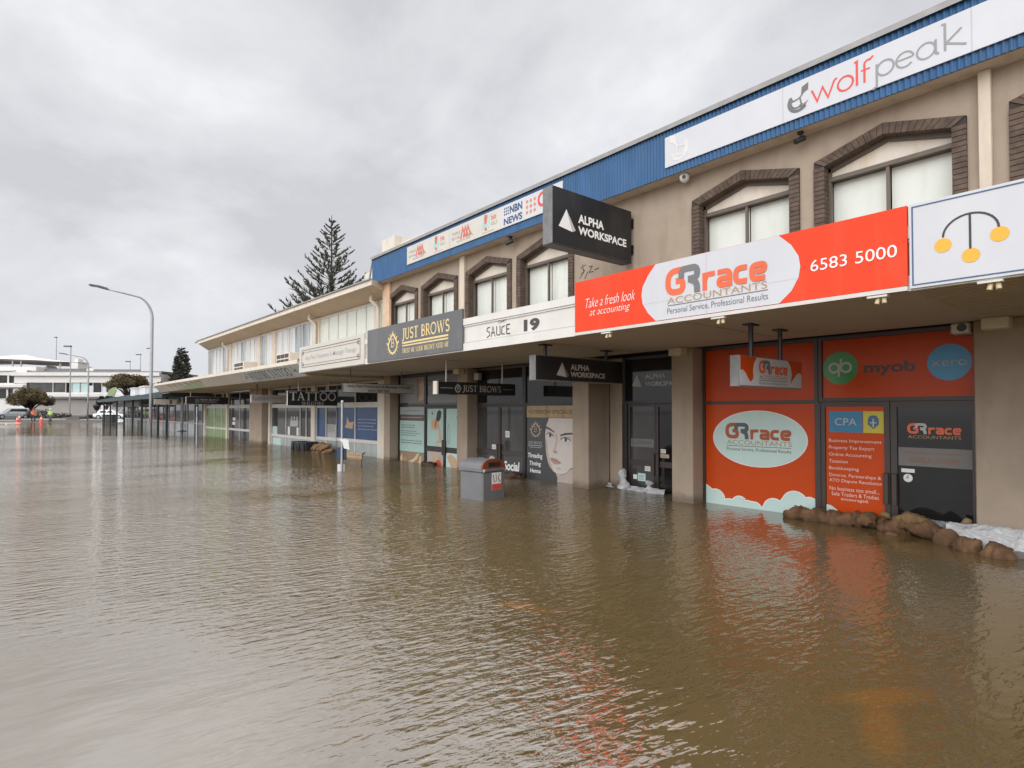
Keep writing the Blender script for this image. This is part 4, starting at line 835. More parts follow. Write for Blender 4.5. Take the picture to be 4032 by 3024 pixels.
MB().text(F_, "Amy Pain Treatment & Massage Therapy", 7.10, 9.2, 2.405, 2.49, 1, bold=.02).text(F_, "0423 459 220", 7.75, 8.45, 2.30, 2.365, 1, bold=.02).build('lettering', txt_bk, t)
t, F_ = hang_sign('squarish black hanging sign with large silver serif letters', -3.69, -2.41, -.43, 1.92, 2.485, .09, black_s, alu_w, (-1.98, -.8), cream_lt, .03, local=True)
m_ = MB(); serif(m_, F_, "TATTOO", -2.34, -.49, 2.125, 2.445, 1, 1.2); serif(m_, F_, "WILDFIRE", -1.88, -.97, 1.95, 2.07, 1, 1.0); m_.build('lettering', M('silver_lettering', (0.66, 0.66, 0.66), 0.4, 0.08, 5.0), t)
t, F_ = hang_sign('pale grey hanging sign with a red dot, beside the squarish black sign', -7.56, -2.55, -.6, 2.07, 2.40, .10, M('pale_grey_sign_face', (0.40, 0.39, 0.37), 0.45, 0.06, 2.0), alu_w, (-2.3, -.9), rust_m, .025, local=True)
MB().text(F_, "Sushiko", -2.50, -1.82, 2.205, 2.35, 1, bold=-.01).rect(F_, -2.5, -1.85, 2.175, 2.185, 1).text(F_, "6584 5528", -1.72, -1.25, 2.235, 2.275, 1).build('lettering', txt_bk, t); MB().ell(F_, -.98, 2.235, .09, .12, 1).build('red_dot', txt_red, t)
t, F_ = hang_sign('long black hanging sign with a dull green square, in front of the lime windows', -17.6, -2.93, -.75, 2.07, 2.49, .10, black_s, alu_w, (-2.7, -1.0), alu_g, .02, local=True)
MB().text(F_, "MAD BLOCK", -2.20, -1.22, 2.28, 2.38, 1, bold=.03).rect(F_, -2.2, -1.35, 2.19, 2.215, 1).build('lettering', txt_lg, t); MB().rect(F_, -2.49, -2.25, 2.16, 2.38, 1).build('emblem', M('dull_green_mark', (0.10, 0.13, 0.09), 0.5, 0.1, 5.0), t)
t, F_ = hang_sign('small white and rust box sign at the near end of the blue-green awning', -23.95, -3.40, -2.0, 2.1, 2.42, .10, M('dirty_sign_face', (0.40, 0.37, 0.34), 0.5, 0.1, 2.0), alu_w, None, None, local=True)
MB().rect(F_, -2.55, -2.4, 2.12, 2.40, 1).rect(F_, -2.12, -2.03, 2.12, 2.4, 1).build('rust_panel', rust_m, t)

# canted sign panels under the cream awning beam
cN = (0, -.385, -.37); s_ = math.hypot(.385, .37); un = Vector((0, .37/s_, -.385/s_))
CF = FrL((0, -3.45, 3.235), (1, 0, 0), tuple(-un), (0, -.385/s_, -.37/s_))   # b runs from 0 (top) to -.53 (bottom)
for xa, xb, mt, lab in ((-6.1, -.02, M('grey_blue_panel', (0.40, 0.41, 0.41), 0.5, 0.06, 1.2), 'grey-blue canted panel with tall black letters under the cream awning beam'),
                        (-12.0, -6.12, M('faded_blank_panel', (0.42, 0.37, 0.32), 0.6, 0.10, 1.0, stain=(0.50, 0.45, 0.40), stain_amt=0.6), 'blank faded canted panel under the cream awning beam'),
                        (-23.7, -12.02, M('grey_beige_panel', (0.45, 0.42, 0.36), 0.6, 0.08, 1.0, stain=(0.34, 0.30, 0.25), stain_amt=0.5), 'pale canted awning panel with a green swoosh and brown strokes')):
    t = thing('awning_sign', lab, 'sign', Lw(((xa+xb)/2, -3.3, 2.9)), RB)
    MB().prism([(xa, -.515), (xb, -.515), (xb, -.02), (xa, -.02)], .003, .012, CF).build('board', mt, t)
    if xa > -7:
        m_ = MB(); q = .012/LAY+1
        serif(m_, CF, "WILDFIRE TATTOO", -5.35, -1.05, -.42, -.08, q, 1.5); m_.rect(CF, -5.3, -.95, -.465, -.455, q)
        for (x, dx) in ((-5.7, 1), (-.62, -1)):
            for k in range(4): m_.ribbon(CF, [(x, -.25), (x+dx*(.08+.05*k)*(-1)**k, -.12-.07*k), (x+dx*.18*(-1)**k, -.10-.10*k)], .035, q+k*.2)
        m_.build('lettering', txt_bk, t)
    if xa < -20:
        q = .012/LAY+1
        MB().poly(CF, [(-18.6, -.50), (-12.6, -.50), (-12.9, -.10), (-14.5, -.06), (-16.0, -.25), (-17.6, -.42)], q).build('green_swoosh', lime_v, t)
        m_ = MB()
        for i in range(6): x = -20.4+i*1.35; m_.poly(CF, [(x, -.06), (x+.9, -.05), (x+1.3, -.26), (x+.9, -.20)][::-1], q+1)
        m_.build('brown_strokes', M('brown_strokes', (0.24, 0.19, 0.14), 0.6, 0.1, 3.0), t)
# ------------------------------------------------------------------ vinyl and posters on the shop glass
GF = front(YG-.006)
VG = 'printed window graphics'
def wsign(label, x, z, cat='window sign', Y=YG-.006): return thing('window_sign', label, cat, (x, Y, z))
# accountants: lower left window
x0, x1 = -6.275, -4.255
t = wsign('orange-red window film with a pale oval logo above mint clouds', -5.26, 0); fr = GF
MB().rect(fr, x0, x1, -.3, 1.87, 1).build('film', red_v, t)
m_ = MB(); m_.ell(fr, -5.25, 1.25, .855, .49, 3, 48)
cl = [(x0, -.3), (x1, -.3), (x1, .285)]+arc(-4.36, .20, .11, 60, 115, 4)+arc(-4.60, .17, .215, 35, 155, 10)+arc(-4.96, .03, .19, 55, 165, 8)+[(-5.17, .035)]+arc(-5.32, -.02, .14, 40, 100, 5)+arc(-5.45, -.02, .15, 70, 130, 5)+arc(-5.60, .04, .15, 50, 140, 6)+arc(-5.80, -.04, .16, 65, 130, 5)+arc(-6.08, .08, .19, 20, 110, 7)+[(x0, .34)]
m_.poly(fr, cl, 3); m_.build('mint_shapes', mint_v, t)
m_ = MB(); m_.ell(fr, -5.25, 1.25, .875, .505, 2, 48); up = [(x0, .37), (x0, .34)]+cl[:2:-1][1:]; 
edge = [p for p in cl[2:]]; m_.ribbon(fr, edge, .03, 2.4); m_.build('white_edge', txt_wh, t)
m1, m2, m3 = MB(), MB(), MB(); grace_logo(fr, (-5.87, -4.64, 1.235, 1.535), 4, m1, m2); m1.build('lettering', M('deep_orange_logo', (0.40, 0.085, 0.022), 0.4, 0.05, 3), t)
m2.text(fr, "Personal Service, Professional Results", -5.84, -4.65, 1.015, 1.08, 4); m2.rect(fr, -5.84, -4.65, 1.105, 1.115, 4).build('lettering', M('dark_grey_logo', (0.085, 0.09, 0.10), 0.4, 0.05, 3), t); m3.text(fr, "ACCOUNTANTS", -5.84, -4.64, 1.135, 1.215, 4).build('lettering', logo_tan, t)
t = wsign('plain orange-red film on the high window behind the small white hanging sign', -5.26, 1.95); MB().rect(fr, x0, x1, 1.93, 2.89, 1).build('film', red_v, t)
t = wsign('orange-red film on the high window with a green disc and a blue disc', -3.1, 1.95)
MB().rect(fr, -4.13, -2.13, 1.96, 2.89, 1).build('film', red_v, t)
MB().ell(fr, -3.865, 2.435, .262, .262, 2, 40).build('green_disc', green_v, t); MB().ell(fr, -2.425, 2.44, .262, .258, 2, 40).build('blue_disc', cyan_v, t)
m_ = MB(); m_.ribbon(fr, arc(-3.955, 2.44, .072, 0, 360, 20), .034, 3).ribbon(fr, [(-3.883, 2.50), (-3.883, 2.30)], .034, 3.5).ribbon(fr, arc(-3.775, 2.44, .072, 0, 360, 20), .034, 3).ribbon(fr, [(-3.847, 2.38), (-3.847, 2.58)], .034, 3.5)
m_.text(fr, "xero", -2.63, -2.22, 2.39, 2.47, 3, bold=-.01); m_.build('lettering', txt_lg, t)
MB().text(fr, "myob", -3.52, -2.83, 2.29, 2.50, 3, bold=.03).build('lettering', M('dark_maroon_lettering', (0.045, 0.022, 0.018), 0.4, 0.1, 4), t)
# accountants: left door
t = wsign('orange-red door film with a list of services under blue and yellow badges', -3.67, .1)
MB().rect(fr, -4.09, -3.25, -.3, 1.82, 1).build('film', red_v, t)
MB().rect(fr, -4.04, -3.545, 1.41, 1.745, 2).build('blue_badge', teal_v, t); MB().rect(fr, -3.535, -3.255, 1.41, 1.745, 2).build('yellow_badge', yel_v, t)
m_ = MB().text(fr, "CPA", -3.95, -3.63, 1.52, 1.635, 3); m_.build('lettering', txt_lg, t)
m_ = MB().poly(fr, [(-3.47, 1.64), (-3.32, 1.64), (-3.32, 1.54), (-3.395, 1.47), (-3.47, 1.54)], 3).ell(fr, -3.395, 1.655, .06, .028, 3.4, 14); m_.build('crest', M('crest_blue', (0.04, 0.14, 0.26), .4, .2, 9), t)
MB().rect(fr, -3.405, -3.385, 1.50, 1.63, 4).rect(fr, -3.44, -3.35, 1.56, 1.58, 4.3).build('crest_cross', txt_lg, t)
m_ = MB(); z = 1.33
for s, wd, zt in (("Business Improvement", .76, 1.335), ("Property Tax Expert", .66, 1.225), ("Online Accounting", .62, 1.115), ("Taxation", .28, 1.005), ("Bookkeeping", .44, .895), ("Divorce, Partnerships &", .75, .785), ("ATO Dispute Resolution", .76, .70)):
    g = .065 if any(c in s for c in 'gpy,') else .05; m_.text(fr, s, -4.045, -4.045+wd, zt-.035-g, zt-.035 if True else zt, 3)
for s, a, b, zt in (("No business too small...", -4.04, -3.32, .565), ("Sole Traders & Tradies", -4.01, -3.33, .48), ("encouraged.", -3.87, -3.47, .40)): m_.text(fr, s, a, b, zt-.085, zt-.025, 3)
m_.build('lettering', txt_pk, t)
MB().poly(fr, [(-4.09, -.1), (-3.85, -.1), (-3.87, .06), (-3.93, .17), (-4.02, .23), (-4.09, .24)], 3).build('mint_shapes', mint_v, t)
# accountants: right door lettering, grey band, clock notice
t = wsign('orange and grey logo lettering over a grey band on the dark glass door', -2.6, .9)
m1, m2 = MB(), MB(); grace_logo(fr, (-2.95, -2.29, 1.415, 1.575), 1, m1, m2); m1.build('lettering', logo_or, t); m2.build('lettering', txt_lg, t); MB().text(fr, "ACCOUNTANTS", -2.94, -2.30, 1.35, 1.395, 1).build('lettering', logo_tan, t)
MB().rect(fr, -3.065, -2.18, .945, 1.215, 1).build('grey_band', M('frosted_grey_band', (0.17, 0.165, 0.16), 0.5, 0.06, 2), t)
MB().text(fr, "6583 5000", -2.93, -2.33, 1.0, 1.075, 2, bold=.02).build('lettering', M('dull_orange_lettering', (0.22, 0.12, 0.07), 0.5, 0.08, 4), t); m_ = MB(); lines(m_, fr, -3.0, -2.24, 1.11, 1.17, 1, 2, 3); m_.build('small_print', M('dull_orange_lettering', (0.22, 0.12, 0.07)), t)
t = wsign('small white notice with a clock face on the dark glass door', -2.94, .7, 'notice')
MB().rect(fr, -3.03, -2.86, .845, .90, 1).build('strip', paper_m, t); MB().ell(fr, -2.945, .765, .066, .066, 1).build('clock_face', paper_m, t)
MB().ribbon(fr, [(-2.975, .765), (-2.945, .765), (-2.945, .81)], .01, 2).ribbon(fr, arc(-2.945, .765, .064, 0, 360, 20), .008, 2.3).build('clock_hands', txt_bk, t)
# recessed office: lettering and notices
AF = front(YAL-.006)
t = wsign('pale pyramid and lettering on the dark glass above the recessed doors', -7.8, 2.2, Y=YAL)
m1, m2 = MB(), MB(); alpha_logo(AF, (-8.40, -8.07, 2.27, 2.56), (-8.03, -7.50, 2.44, 2.55), (-8.03, -7.15, 2.28, 2.385), 1, m1, m2); m1.build('lettering', txt_lg, t); m2.build('emblem', txt_gy, t)
def note(label, fr, a0, a1, b0, b1, mat=paper_m, Y=YG, ink=True, seed=1):
    t = thing('notice', label, 'notice', ((a0+a1)/2, Y-.006, b0)); MB().rect(fr, a0, a1, b0, b1, 1).build('paper', mat, t)
    if ink: m_ = MB(); lines(m_, fr, a0+(a1-a0)*.12, a1-(a1-a0)*.1, b0+(b1-b0)*.15, b1-(b1-b0)*.2, 4, 2, seed); m_.build('print', txt_gy, t)
    return t
t = wsign('frosted strip with faint dark lettering across the left recessed door', -8.1, .95, Y=YAL)
MB().rect(AF, -8.44, -7.80, .95, 1.13, 1).build('strip', M('frosted_strip', (0.17, 0.17, 0.17), .5, .05, 3), t); MB().text(AF, "wolfpeak", -8.26, -7.86, 1.0, 1.09, 2).ribbon(AF, arc(-8.35, 1.05, .04, 120, 330, 8), .02, 2).build('lettering', M('faint_lettering', (0.09, 0.09, 0.09), .5, .05, 3), t)
note('white square notice low on the left office door', AF, -8.05, -7.90, .43, .54, Y=YAL); note('mint notice beside the white bags on the left office door', AF, -8.24, -8.03, .20, .37, mint_v, YAL); note('tiny white notice left of the mint notice on the office door', AF, -8.37, -8.26, .23, .33, Y=YAL, ink=False)
note('white notice at handle height on the right office door', AF, -7.63, -7.50, .84, .93, Y=YAL); note('yellowed strip notice under the white one on the right office door', AF, -7.64, -7.42, .745, .82, M('yellowed_paper', (.62, .52, .36), .7, .05, 5), YAL)
# brow studio
note('small white notice at eye height on the right brow studio door', GF, -12.40, -12.22, 1.02, 1.19); note('small white notice above the rail of the left brow studio door', GF, -13.0, -12.78, .67, .80)
t = wsign('dark vinyl panel with bold white slanted lettering low on the brow studio door', -12.1, .0); MB().rect(fr, -12.58, -11.68, -.3, .50, 1).build('film', char_v, t)
m_ = MB().text(fr, "Social", -12.46, -11.80, .13, .38, 2, bold=.03, shear=.12); lines(m_, fr, -12.35, -11.85, -.02, .09, 2, 2, 5); m_.build('lettering', txt_wh, t)
t = wsign('dark vinyl panel with a pale round print low on the left brow studio door', -13.2, .0); MB().rect(fr, -13.7, -12.74, -.3, .50, 1).build('film', char_v, t); MB().ell(fr, -13.0, .33, .16, .15, 2).build('round_print', skin_s, t); m_ = MB(); lines(m_, fr, -13.62, -13.3, .35, .43, 1, 2, 2); m_.build('lettering', txt_lg, t)
t = wsign("charcoal poster of a pale woman's face under a bronze band", -10.6, -.05, 'poster')
X0, X1 = -11.52, -9.46
MB().rect(fr, X0, X1, -.3, 1.565, 1).build('backing', char_v, t); MB().rect(fr, X0, X1, 1.57, 1.87, 1).build('bronze_band', gold_dk, t)
MB().text(fr, "EYEBROW SPECIALISTS", -11.32, -9.70, 1.665, 1.765, 2, bold=.01).ribbon(fr, [(-11.46, 1.74), (-11.42, 1.71), (-11.37, 1.71)], .02, 2).build('band_lettering', M('dark_bronze_lettering', (0.12, 0.065, 0.03), .4, .1, 4), t)
face = [(-10.66, 1.56), (-10.76, 1.38), (-10.80, 1.18), (-10.80, 1.00), (-10.78, .80), (-10.75, .62), (-10.70, .46), (-10.62, .34), (-10.50, .245), (-10.36, .19), (-10.20, .195), (-10.05, .25), (-9.92, .36), (X1, .46), (X1, 1.56)]
MB().poly(fr, face, 2).build('face', skin_l, t)
MB().poly(fr, [(-10.42, .20), (-10.36, .10), (-10.38, -.1), (X1, -.1), (X1, .42), (-9.92, .34), (-10.06, .235), (-10.22, .18)], 1.7).build('neck', skin_s, t)
sh = MB()                                                     # printed shading of the portrait
sh.poly(fr, [(-10.44, 1.20), (-10.40, 1.02), (-10.47, .84), (-10.52, .74), (-10.44, .685), (-10.34, .70), (-10.36, .75), (-10.43, .78), (-10.37, .95), (-10.36, 1.12)], 3)
sh.poly(fr, [(-10.80, 1.05), (-10.73, .98), (-10.70, .72), (-10.62, .46), (-10.50, .28), (-10.62, .335), (-10.70, .45), (-10.77, .68)], 3)
sh.poly(fr, [(-10.72, 1.24), (-10.48, 1.16), (-10.50, 1.10), (-10.74, 1.16)], 3).poly(fr, [(-10.26, 1.10), (-9.90, 1.13), (-9.88, 1.05), (-10.24, 1.03)], 3).poly(fr, [(-10.40, .36), (-10.26, .35), (-10.22, .31), (-10.36, .30)], 3)
sh.build('face_shading', skin_s, t)
MB().poly(fr, [(-10.77, 1.36), (-10.62, 1.31), (-10.46, 1.225), (-10.47, 1.20), (-10.64, 1.265), (-10.78, 1.30)], 4).poly(fr, [(-10.26, 1.16), (-10.10, 1.205), (-9.88, 1.22), (X1, 1.16), (X1, 1.12), (-9.88, 1.175), (-10.10, 1.15), (-10.26, 1.12)], 4).build('eyebrows', brow_m, t)
MB().poly(fr, [(-10.73, 1.15), (-10.62, 1.19), (-10.51, 1.11), (-10.61, 1.085)], 4).poly(fr, [(-10.22, 1.045), (-10.08, 1.095), (-9.93, 1.03), (-10.06, .995)], 4).build('eye_whites', txt_wh, t)
MB().ell(fr, -10.61, 1.135, .05, .05, 5, 16).ell(fr, -10.065, 1.045, .05, .05, 5, 16).ribbon(fr, [(-10.75, 1.15), (-10.62, 1.20), (-10.49, 1.11)], .022, 5.4).ribbon(fr, [(-10.24, 1.045), (-10.08, 1.105), (-9.90, 1.025)], .022, 5.4).ribbon(fr, [(-10.50, .735), (-10.44, .715), (-10.38, .735)], .016, 5).build('eyes', brow_m, t)
MB().poly(fr, [(-10.62, .56), (-10.52, .585), (-10.47, .565), (-10.40, .57), (-10.22, .47), (-10.36, .425), (-10.48, .43), (-10.57, .49)], 4).build('lips', lip_m, t)
MB().ribbon(fr, [(-10.62, .555), (-10.46, .525), (-10.22, .47)], .014, 5).build('lip_line', M('lip_line', (.22, .09, .08), .4, .05, 5), t)
m_ = MB(); emblem(fr, (-11.40, -10.93, 1.06, 1.49), 2, m_); m_.build('emblem', M('pale_bronze_print', (.42, .33, .25), .4, .1, 5), t)
m_ = MB(); serif(m_, fr, "JUST BROWS", -11.44, -10.92, .89, .96, 2); m_.rect(fr, -11.46, -10.9, .845, .86, 2).rect(fr, -11.40, -10.96, .80, .812, 2); m_.build('lettering', txt_lg, t)
MB().text(fr, "Threading", -11.46, -10.90, .50, .655, 2, bold=.02, shear=.15).text(fr, "Tinting", -11.40, -10.96, .31, .45, 2, bold=.02, shear=.15).text(fr, "Henna", -11.38, -10.97, .155, .265, 2, bold=.02, shear=.15).build('lettering', txt_wh, t)
# massage shop
t = wsign('mint information poster with rows of grey print in the massage shop window', -17.5, .35, 'poster'); MB().rect(fr, -18.28, -16.62, .345, 1.40, 1).build('sheet', mint_p, t)
m_ = MB(); lines(m_, fr, -18.2, -17.2, 1.13, 1.28, 2, 2, 1); lines(m_, fr, -18.2, -16.8, .86, 1.08, 3, 2, 2); lines(m_, fr, -18.2, -16.7, .60, .76, 2, 2, 3); m_.build('print', txt_gy, t)
t = wsign('brown and grey header strips above the mint poster in the massage shop window', -17.5, 1.4); MB().rect(fr, -18.28, -16.62, 1.60, 1.86, 1).build('grey_strip', M('grey_mint_strip', (.36, .40, .40), .4, .05, 3), t); MB().rect(fr, -18.28, -16.62, 1.42, 1.59, 1).build('brown_strip', M('brown_strip', (.10, .068, .05), .4, .1, 3), t)
m_ = MB(); lines(m_, fr, -18.2, -16.7, 1.48, 1.54, 1, 2, 7); m_.build('print', txt_lg, t); m_ = MB(); lines(m_, fr, -18.0, -16.9, 1.70, 1.76, 1, 2, 8); m_.build('print', txt_gy, t)
t = wsign('tan print of hands and feet under the mint poster in the massage shop window', -17.5, -.1, 'poster'); MB().rect(fr, -18.28, -16.62, -.3, .335, 1).build('sheet', M('tan_print', (.30, .20, .12), .4, .15, 3), t)
MB().poly(fr, [(-17.75, -.02), (-17.3, .14), (-17.05, .33), (-16.95, .30), (-17.1, .12), (-17.4, -.02)], 2).poly(fr, [(-17.0, .0), (-16.92, .22), (-16.82, .24), (-16.86, -.1)], 2).poly(fr, [(-18.25, .1), (-18.12, .28), (-18.06, .1), (-18.15, -.05)], 2).build('hands', M('cream_skin_print', (.62, .50, .34), .4, .08, 4), t); MB().poly(fr, [(-18.05, .02), (-17.85, .20), (-17.8, .0)], 2).build('red_print', lip_m, t)
t = wsign('grey film with a tan figure above the massage shop window', -17.5, 2.0); MB().rect(fr, -18.28, -17.1, 2.0, 2.86, 1).build('film', M('grey_film', (.20, .20, .205), .35, .08, 3), t); MB().rect(fr, -17.08, -16.62, 2.0, 2.86, 1).build('tan_figure', M('tan_print', (.30, .20, .12)), t)
MB().poly(fr, [(-17.05, 2.05), (-16.9, 2.35), (-17.0, 2.6), (-16.75, 2.75), (-16.65, 2.5), (-16.7, 2.1)], 2).build('figure', skin_w, t); m_ = MB(); lines(m_, fr, -18.2, -17.2, 2.36, 2.44, 1, 2, 3); m_.build('print', txt_gy, t)
t = wsign('grey strips on the glass over the massage shop doors', -15.5, 2.0); MB().rect(fr, -16.45, -14.75, 2.0, 2.22, 1).rect(fr, -16.45, -14.75, 2.55, 2.88, 1).build('film', M('grey_film', (.20, .20, .205)), t); m_ = MB(); lines(m_, fr, -16.4, -14.8, 2.66, 2.74, 1, 2, 2); m_.build('print', txt_bk, t)
def back_poster(label, a0, a1, flip):
    t = wsign(label, (a0+a1)/2, .55, 'poster'); MB().rect(fr, a0, a1, .60, 1.80, 1).build('sheet', mint_p, t); P = lambda pts: [((a0+x*(a1-a0)) if not flip else (a1-x*(a1-a0)), .6+y*1.2) for x, y in pts]
    if not flip:
        MB().poly(fr, P([(.30, .45), (.24, .58), (.32, .70), (.50, .74), (.66, .70), (.74, .58), (.66, .46), (.56, .42)]), 2).poly(fr, P([(.70, .56), (.78, .52), (.96, .12), (.62, .10), (.62, .0), (.55, .0), (.56, .14), (.72, .16)]), 2).build('body', skin_w, t)
        MB().poly(fr, P([(.55, .70), (.62, .90), (.74, .97), (.88, .92), (.84, .76), (.72, .66)]), 3).poly(fr, P([(.28, .86), (.33, .94), (.36, .84)]), 3).build('hair', hair_m, t); MB().poly(fr, P([(.44, .50), (.50, .68), (.62, .72), (.56, .50)]), 3).build('sore_spot', M('red_print', (.62, .10, .04), .4, .1, 5), t)
    else:
        MB().poly(fr, P([(.0, .0), (.36, .0), (.30, .36), (.22, .44), (.26, .60), (.40, .66), (.36, .80), (.0, .9)]), 2).build('body', skin_d, t); MB().poly(fr, P([(.0, .72), (.34, .70), (.46, .78), (.30, .90), (.0, .92)]), 3).build('hair', hair_m, t)
        m_ = MB(); m_.ribbon(fr, P(arc(.85, .35, .06, 0, 360, 14, .25)), .01, 3); m_.build('print', txt_gy, t)
    return t
back_poster('mint poster of a sore red back and dark hair on the left massage shop door', -16.46, -15.49, False); back_poster('mint poster of a dark-haired man on the right massage shop door', -15.34, -14.28, True)
t = wsign('poster of hands holding a glowing red ankle low on the left massage shop door', -16, -.1, 'poster'); MB().rect(fr, -16.46, -15.49, -.3, .43, 1).build('sheet', M('pale_grey_print', (.45, .42, .40), .4, .08, 4), t)
MB().poly(fr, [(-16.3, .43), (-16.1, .43), (-15.95, .1), (-15.9, -.15), (-16.15, -.15), (-16.12, .12)], 2).poly(fr, [(-15.9, .40), (-15.7, .36), (-15.55, .1), (-15.6, -.15), (-15.8, -.15), (-15.75, .1)], 2).build('hands', skin_w, t); MB().ell(fr, -15.78, .02, .17, .17, 3).build('red_glow_print', M('red_print', (.62, .10, .04)), t)
t = wsign('poster of a bent knee on pale mint low on the right massage shop door', -14.8, -.1, 'poster'); MB().rect(fr, -15.34, -14.28, -.3, .43, 1).build('sheet', mint_v, t); MB().poly(fr, [(-15.3, .3), (-15.1, .40), (-14.85, .33), (-14.5, -.05), (-14.7, -.2), (-15.0, -.05)], 2).build('knee', skin_w, t)

# cream building: print on its shop glass
def LFr(y): return FrL((0, y, 0), (1, 0, 0), (0, 0, 1), (0, -1, 0))
LF = LFr(-.008)
def lsign(name, label, x, z, cat): return thing(name, label, cat, Lw((x, -.01, z)), RB)
t = lsign('window_sign', 'rows of faded white print on the blue window film, right pane beside the pillar', -1.9, .8, 'window sign'); m_ = MB(); lines(m_, LF, -2.75, -1.15, .95, 1.45, 4, 1, 4); m_.build('lettering', M('faint_blue_print', (.16, .23, .36), .4, .1, 4), t)
t = lsign('window_sign', 'crest print with three figures on the dark tattoo shop window', -10, .8, 'window sign'); m_ = MB(); m_.poly(LF, [(-9.95, 1.0), (-8.95, 1.0), (-8.9, 1.25), (-9.9, 1.25)], 1); m_.rect(LF, -9.95, -9.0, .97, 1.0, 1)
for x in (-9.85, -9.5, -9.15): m_.poly(LF, [(x, 1.26), (x+.12, 1.26), (x+.2, 1.42), (x+.05, 1.45)], 1)
m_.build('print', txt_lg, t); MB().rect(LF, -10.25, -9.95, .55, .95, 1).rect(LF, -9.1, -8.85, .55, .93, 1).build('white_panels', paper_m, t)
for a0, a1, b0, b1, lab in ((-12.4, -11.7, .40, .92, 'pale sheet taped inside the left tattoo shop window above the rail'), (-12.3, -11.2, -.15, .34, 'pale mint sheet behind the kickboard glass of the left tattoo shop window')):
    t = lsign('notice', lab, (a0+a1)/2, b0, 'notice'); MB().rect(LF, a0, a1, b0, b1, 1).build('paper', mint_v, t)
t = lsign('notice', 'sheet of grey print on the glass of the blue shop door', -5.2, .6, 'notice'); m_ = MB(); MB().rect(LF, -5.6, -4.75, .55, 1.15, 1).build('paper', M('grey_paper', (.42, .42, .42), .7, .05, 5), t); lines(m_, LF, -5.55, -4.8, .8, 1.12, 5, 2, 5); m_.build('print', txt_gy, t)
t = lsign('window_sign', 'tan ship print on the left blue window behind the post', -3.7, .7, 'window sign'); MB().poly(LF, [(-3.9, 1.05), (-3.2, 1.0), (-3.1, 1.3), (-3.45, 1.25), (-3.7, 1.5), (-3.75, 1.2)], 1).build('print', M('tan_paper_print', (.50, .33, .2), .5, .2, 5), t)
t = lsign('window_sign', 'brown print and menu rows on the lime green shop windows', -23, .6, 'window sign'); m_ = MB(); lines(m_, LF, -25.2, -23.6, .65, 1.45, 7, 1, 3); lines(m_, LF, -23.2, -21.9, .9, 1.4, 3, 1, 6); lines(m_, LF, -21.5, -20.7, .9, 1.4, 4, 1, 8); m_.build('print', M('olive_print', (.14, .17, .06), .5, .1, 4), t)
for a0, b0, lab in ((-19.4, 1.12, 'upper of two small white notices between the lime windows and the beige pillar'), (-19.45, .86, 'lower of two small white notices between the lime windows and the beige pillar')):
    t = lsign('notice', lab, a0, b0, 'notice'); MB().rect(LF, a0, a0+.55, b0, b0+.18, 1).build('paper', paper_m, t)
# ------------------------------------------------------------------ street furniture and things standing in the water
# litter bin
bx, by, br = -9.46, 7.03, R_(8)
t = thing('litter_bin', 'grey litter bin enclosure with a red-brown curved hood front standing in the water', 'bin', (bx, by, -.35), br)
def lb(mb, name, mat, **k): return mb.build(name, mat, t, local=True, **k)
w2, d2 = .325, .32
lb(MB().cbox(-w2, w2, -d2, d2, 0, .90, .03), 'body', bin_g)
lb(MB().cbox(-w2-.015, w2+.015, -d2-.012, d2+.012, .905, .955, .012), 'rim', bin_g)
pr = [(-d2-.01, .957), (d2+.01, .957)]+[(d2*math.cos(R_(a))*1.0, .985+.155*math.sin(R_(a))) for a in range(0, 181, 12)]
hd = MB(); F_ = Fr((0, 0, 0), (0, 1, 0), (0, 0, 1), (1, 0, 0)); hd.prism(pr, -w2-.012, w2-.05, F_); h = lb(hd, 'hood', bin_g)
hr = MB(); hr.prism([(y*1.0, z) for y, z in pr], w2-.049, w2+.0, F_); lb(hr, 'hood_front', bin_r)
lb(MB().cbox(w2+.001, w2+.012, -.17, .17, .995, 1.075, .004), 'slot', black_s)
lb(MB().ribbon(Fr((w2+.002, 0, 0), (0, 1, 0), (0, 0, 1), (1, 0, 0)), [(-d2+.01, .985)]+[(d2*.97*math.cos(R_(a)), .985+.150*math.sin(R_(a))) for a in range(180, -1, -12)][1:-1]+[(d2-.01, .985)], .03, 1), 'hood_edge', bin_r)
FB = Fr((w2+.002, 0, 0), (0, 1, 0), (0, 0, 1), (1, 0, 0))
st = lb(MB().rect(FB, -.07, .20, .53, .87, 1), 'sticker', paper_m); lb(MB().rect(FB, -.065, .195, .535, .65, 2), 'red_strip', txt_red)
m_ = MB(); m_.ribbon(FB, [(-.03, .83), (.0, .70), (-.02, .68)], .025, 2).ribbon(FB, [(.05, .84), (.07, .72), (.03, .69)], .02, 2).ribbon(FB, [(.15, .84), (.11, .75), (.17, .70), (.12, .68)], .02, 2); m_.text(FB, "Bin it", -.03, .16, .60, .635, 3); lb(m_, 'print', M('sticker_print', (.35, .20, .15), .5, .2, 9))
lb(MB().cbox(w2+.001, w2+.02, -d2+.01, -d2+.06, .90, .955, .004), 'lock', white_pl)
o = [c for c in COL.objects if c.parent == t]
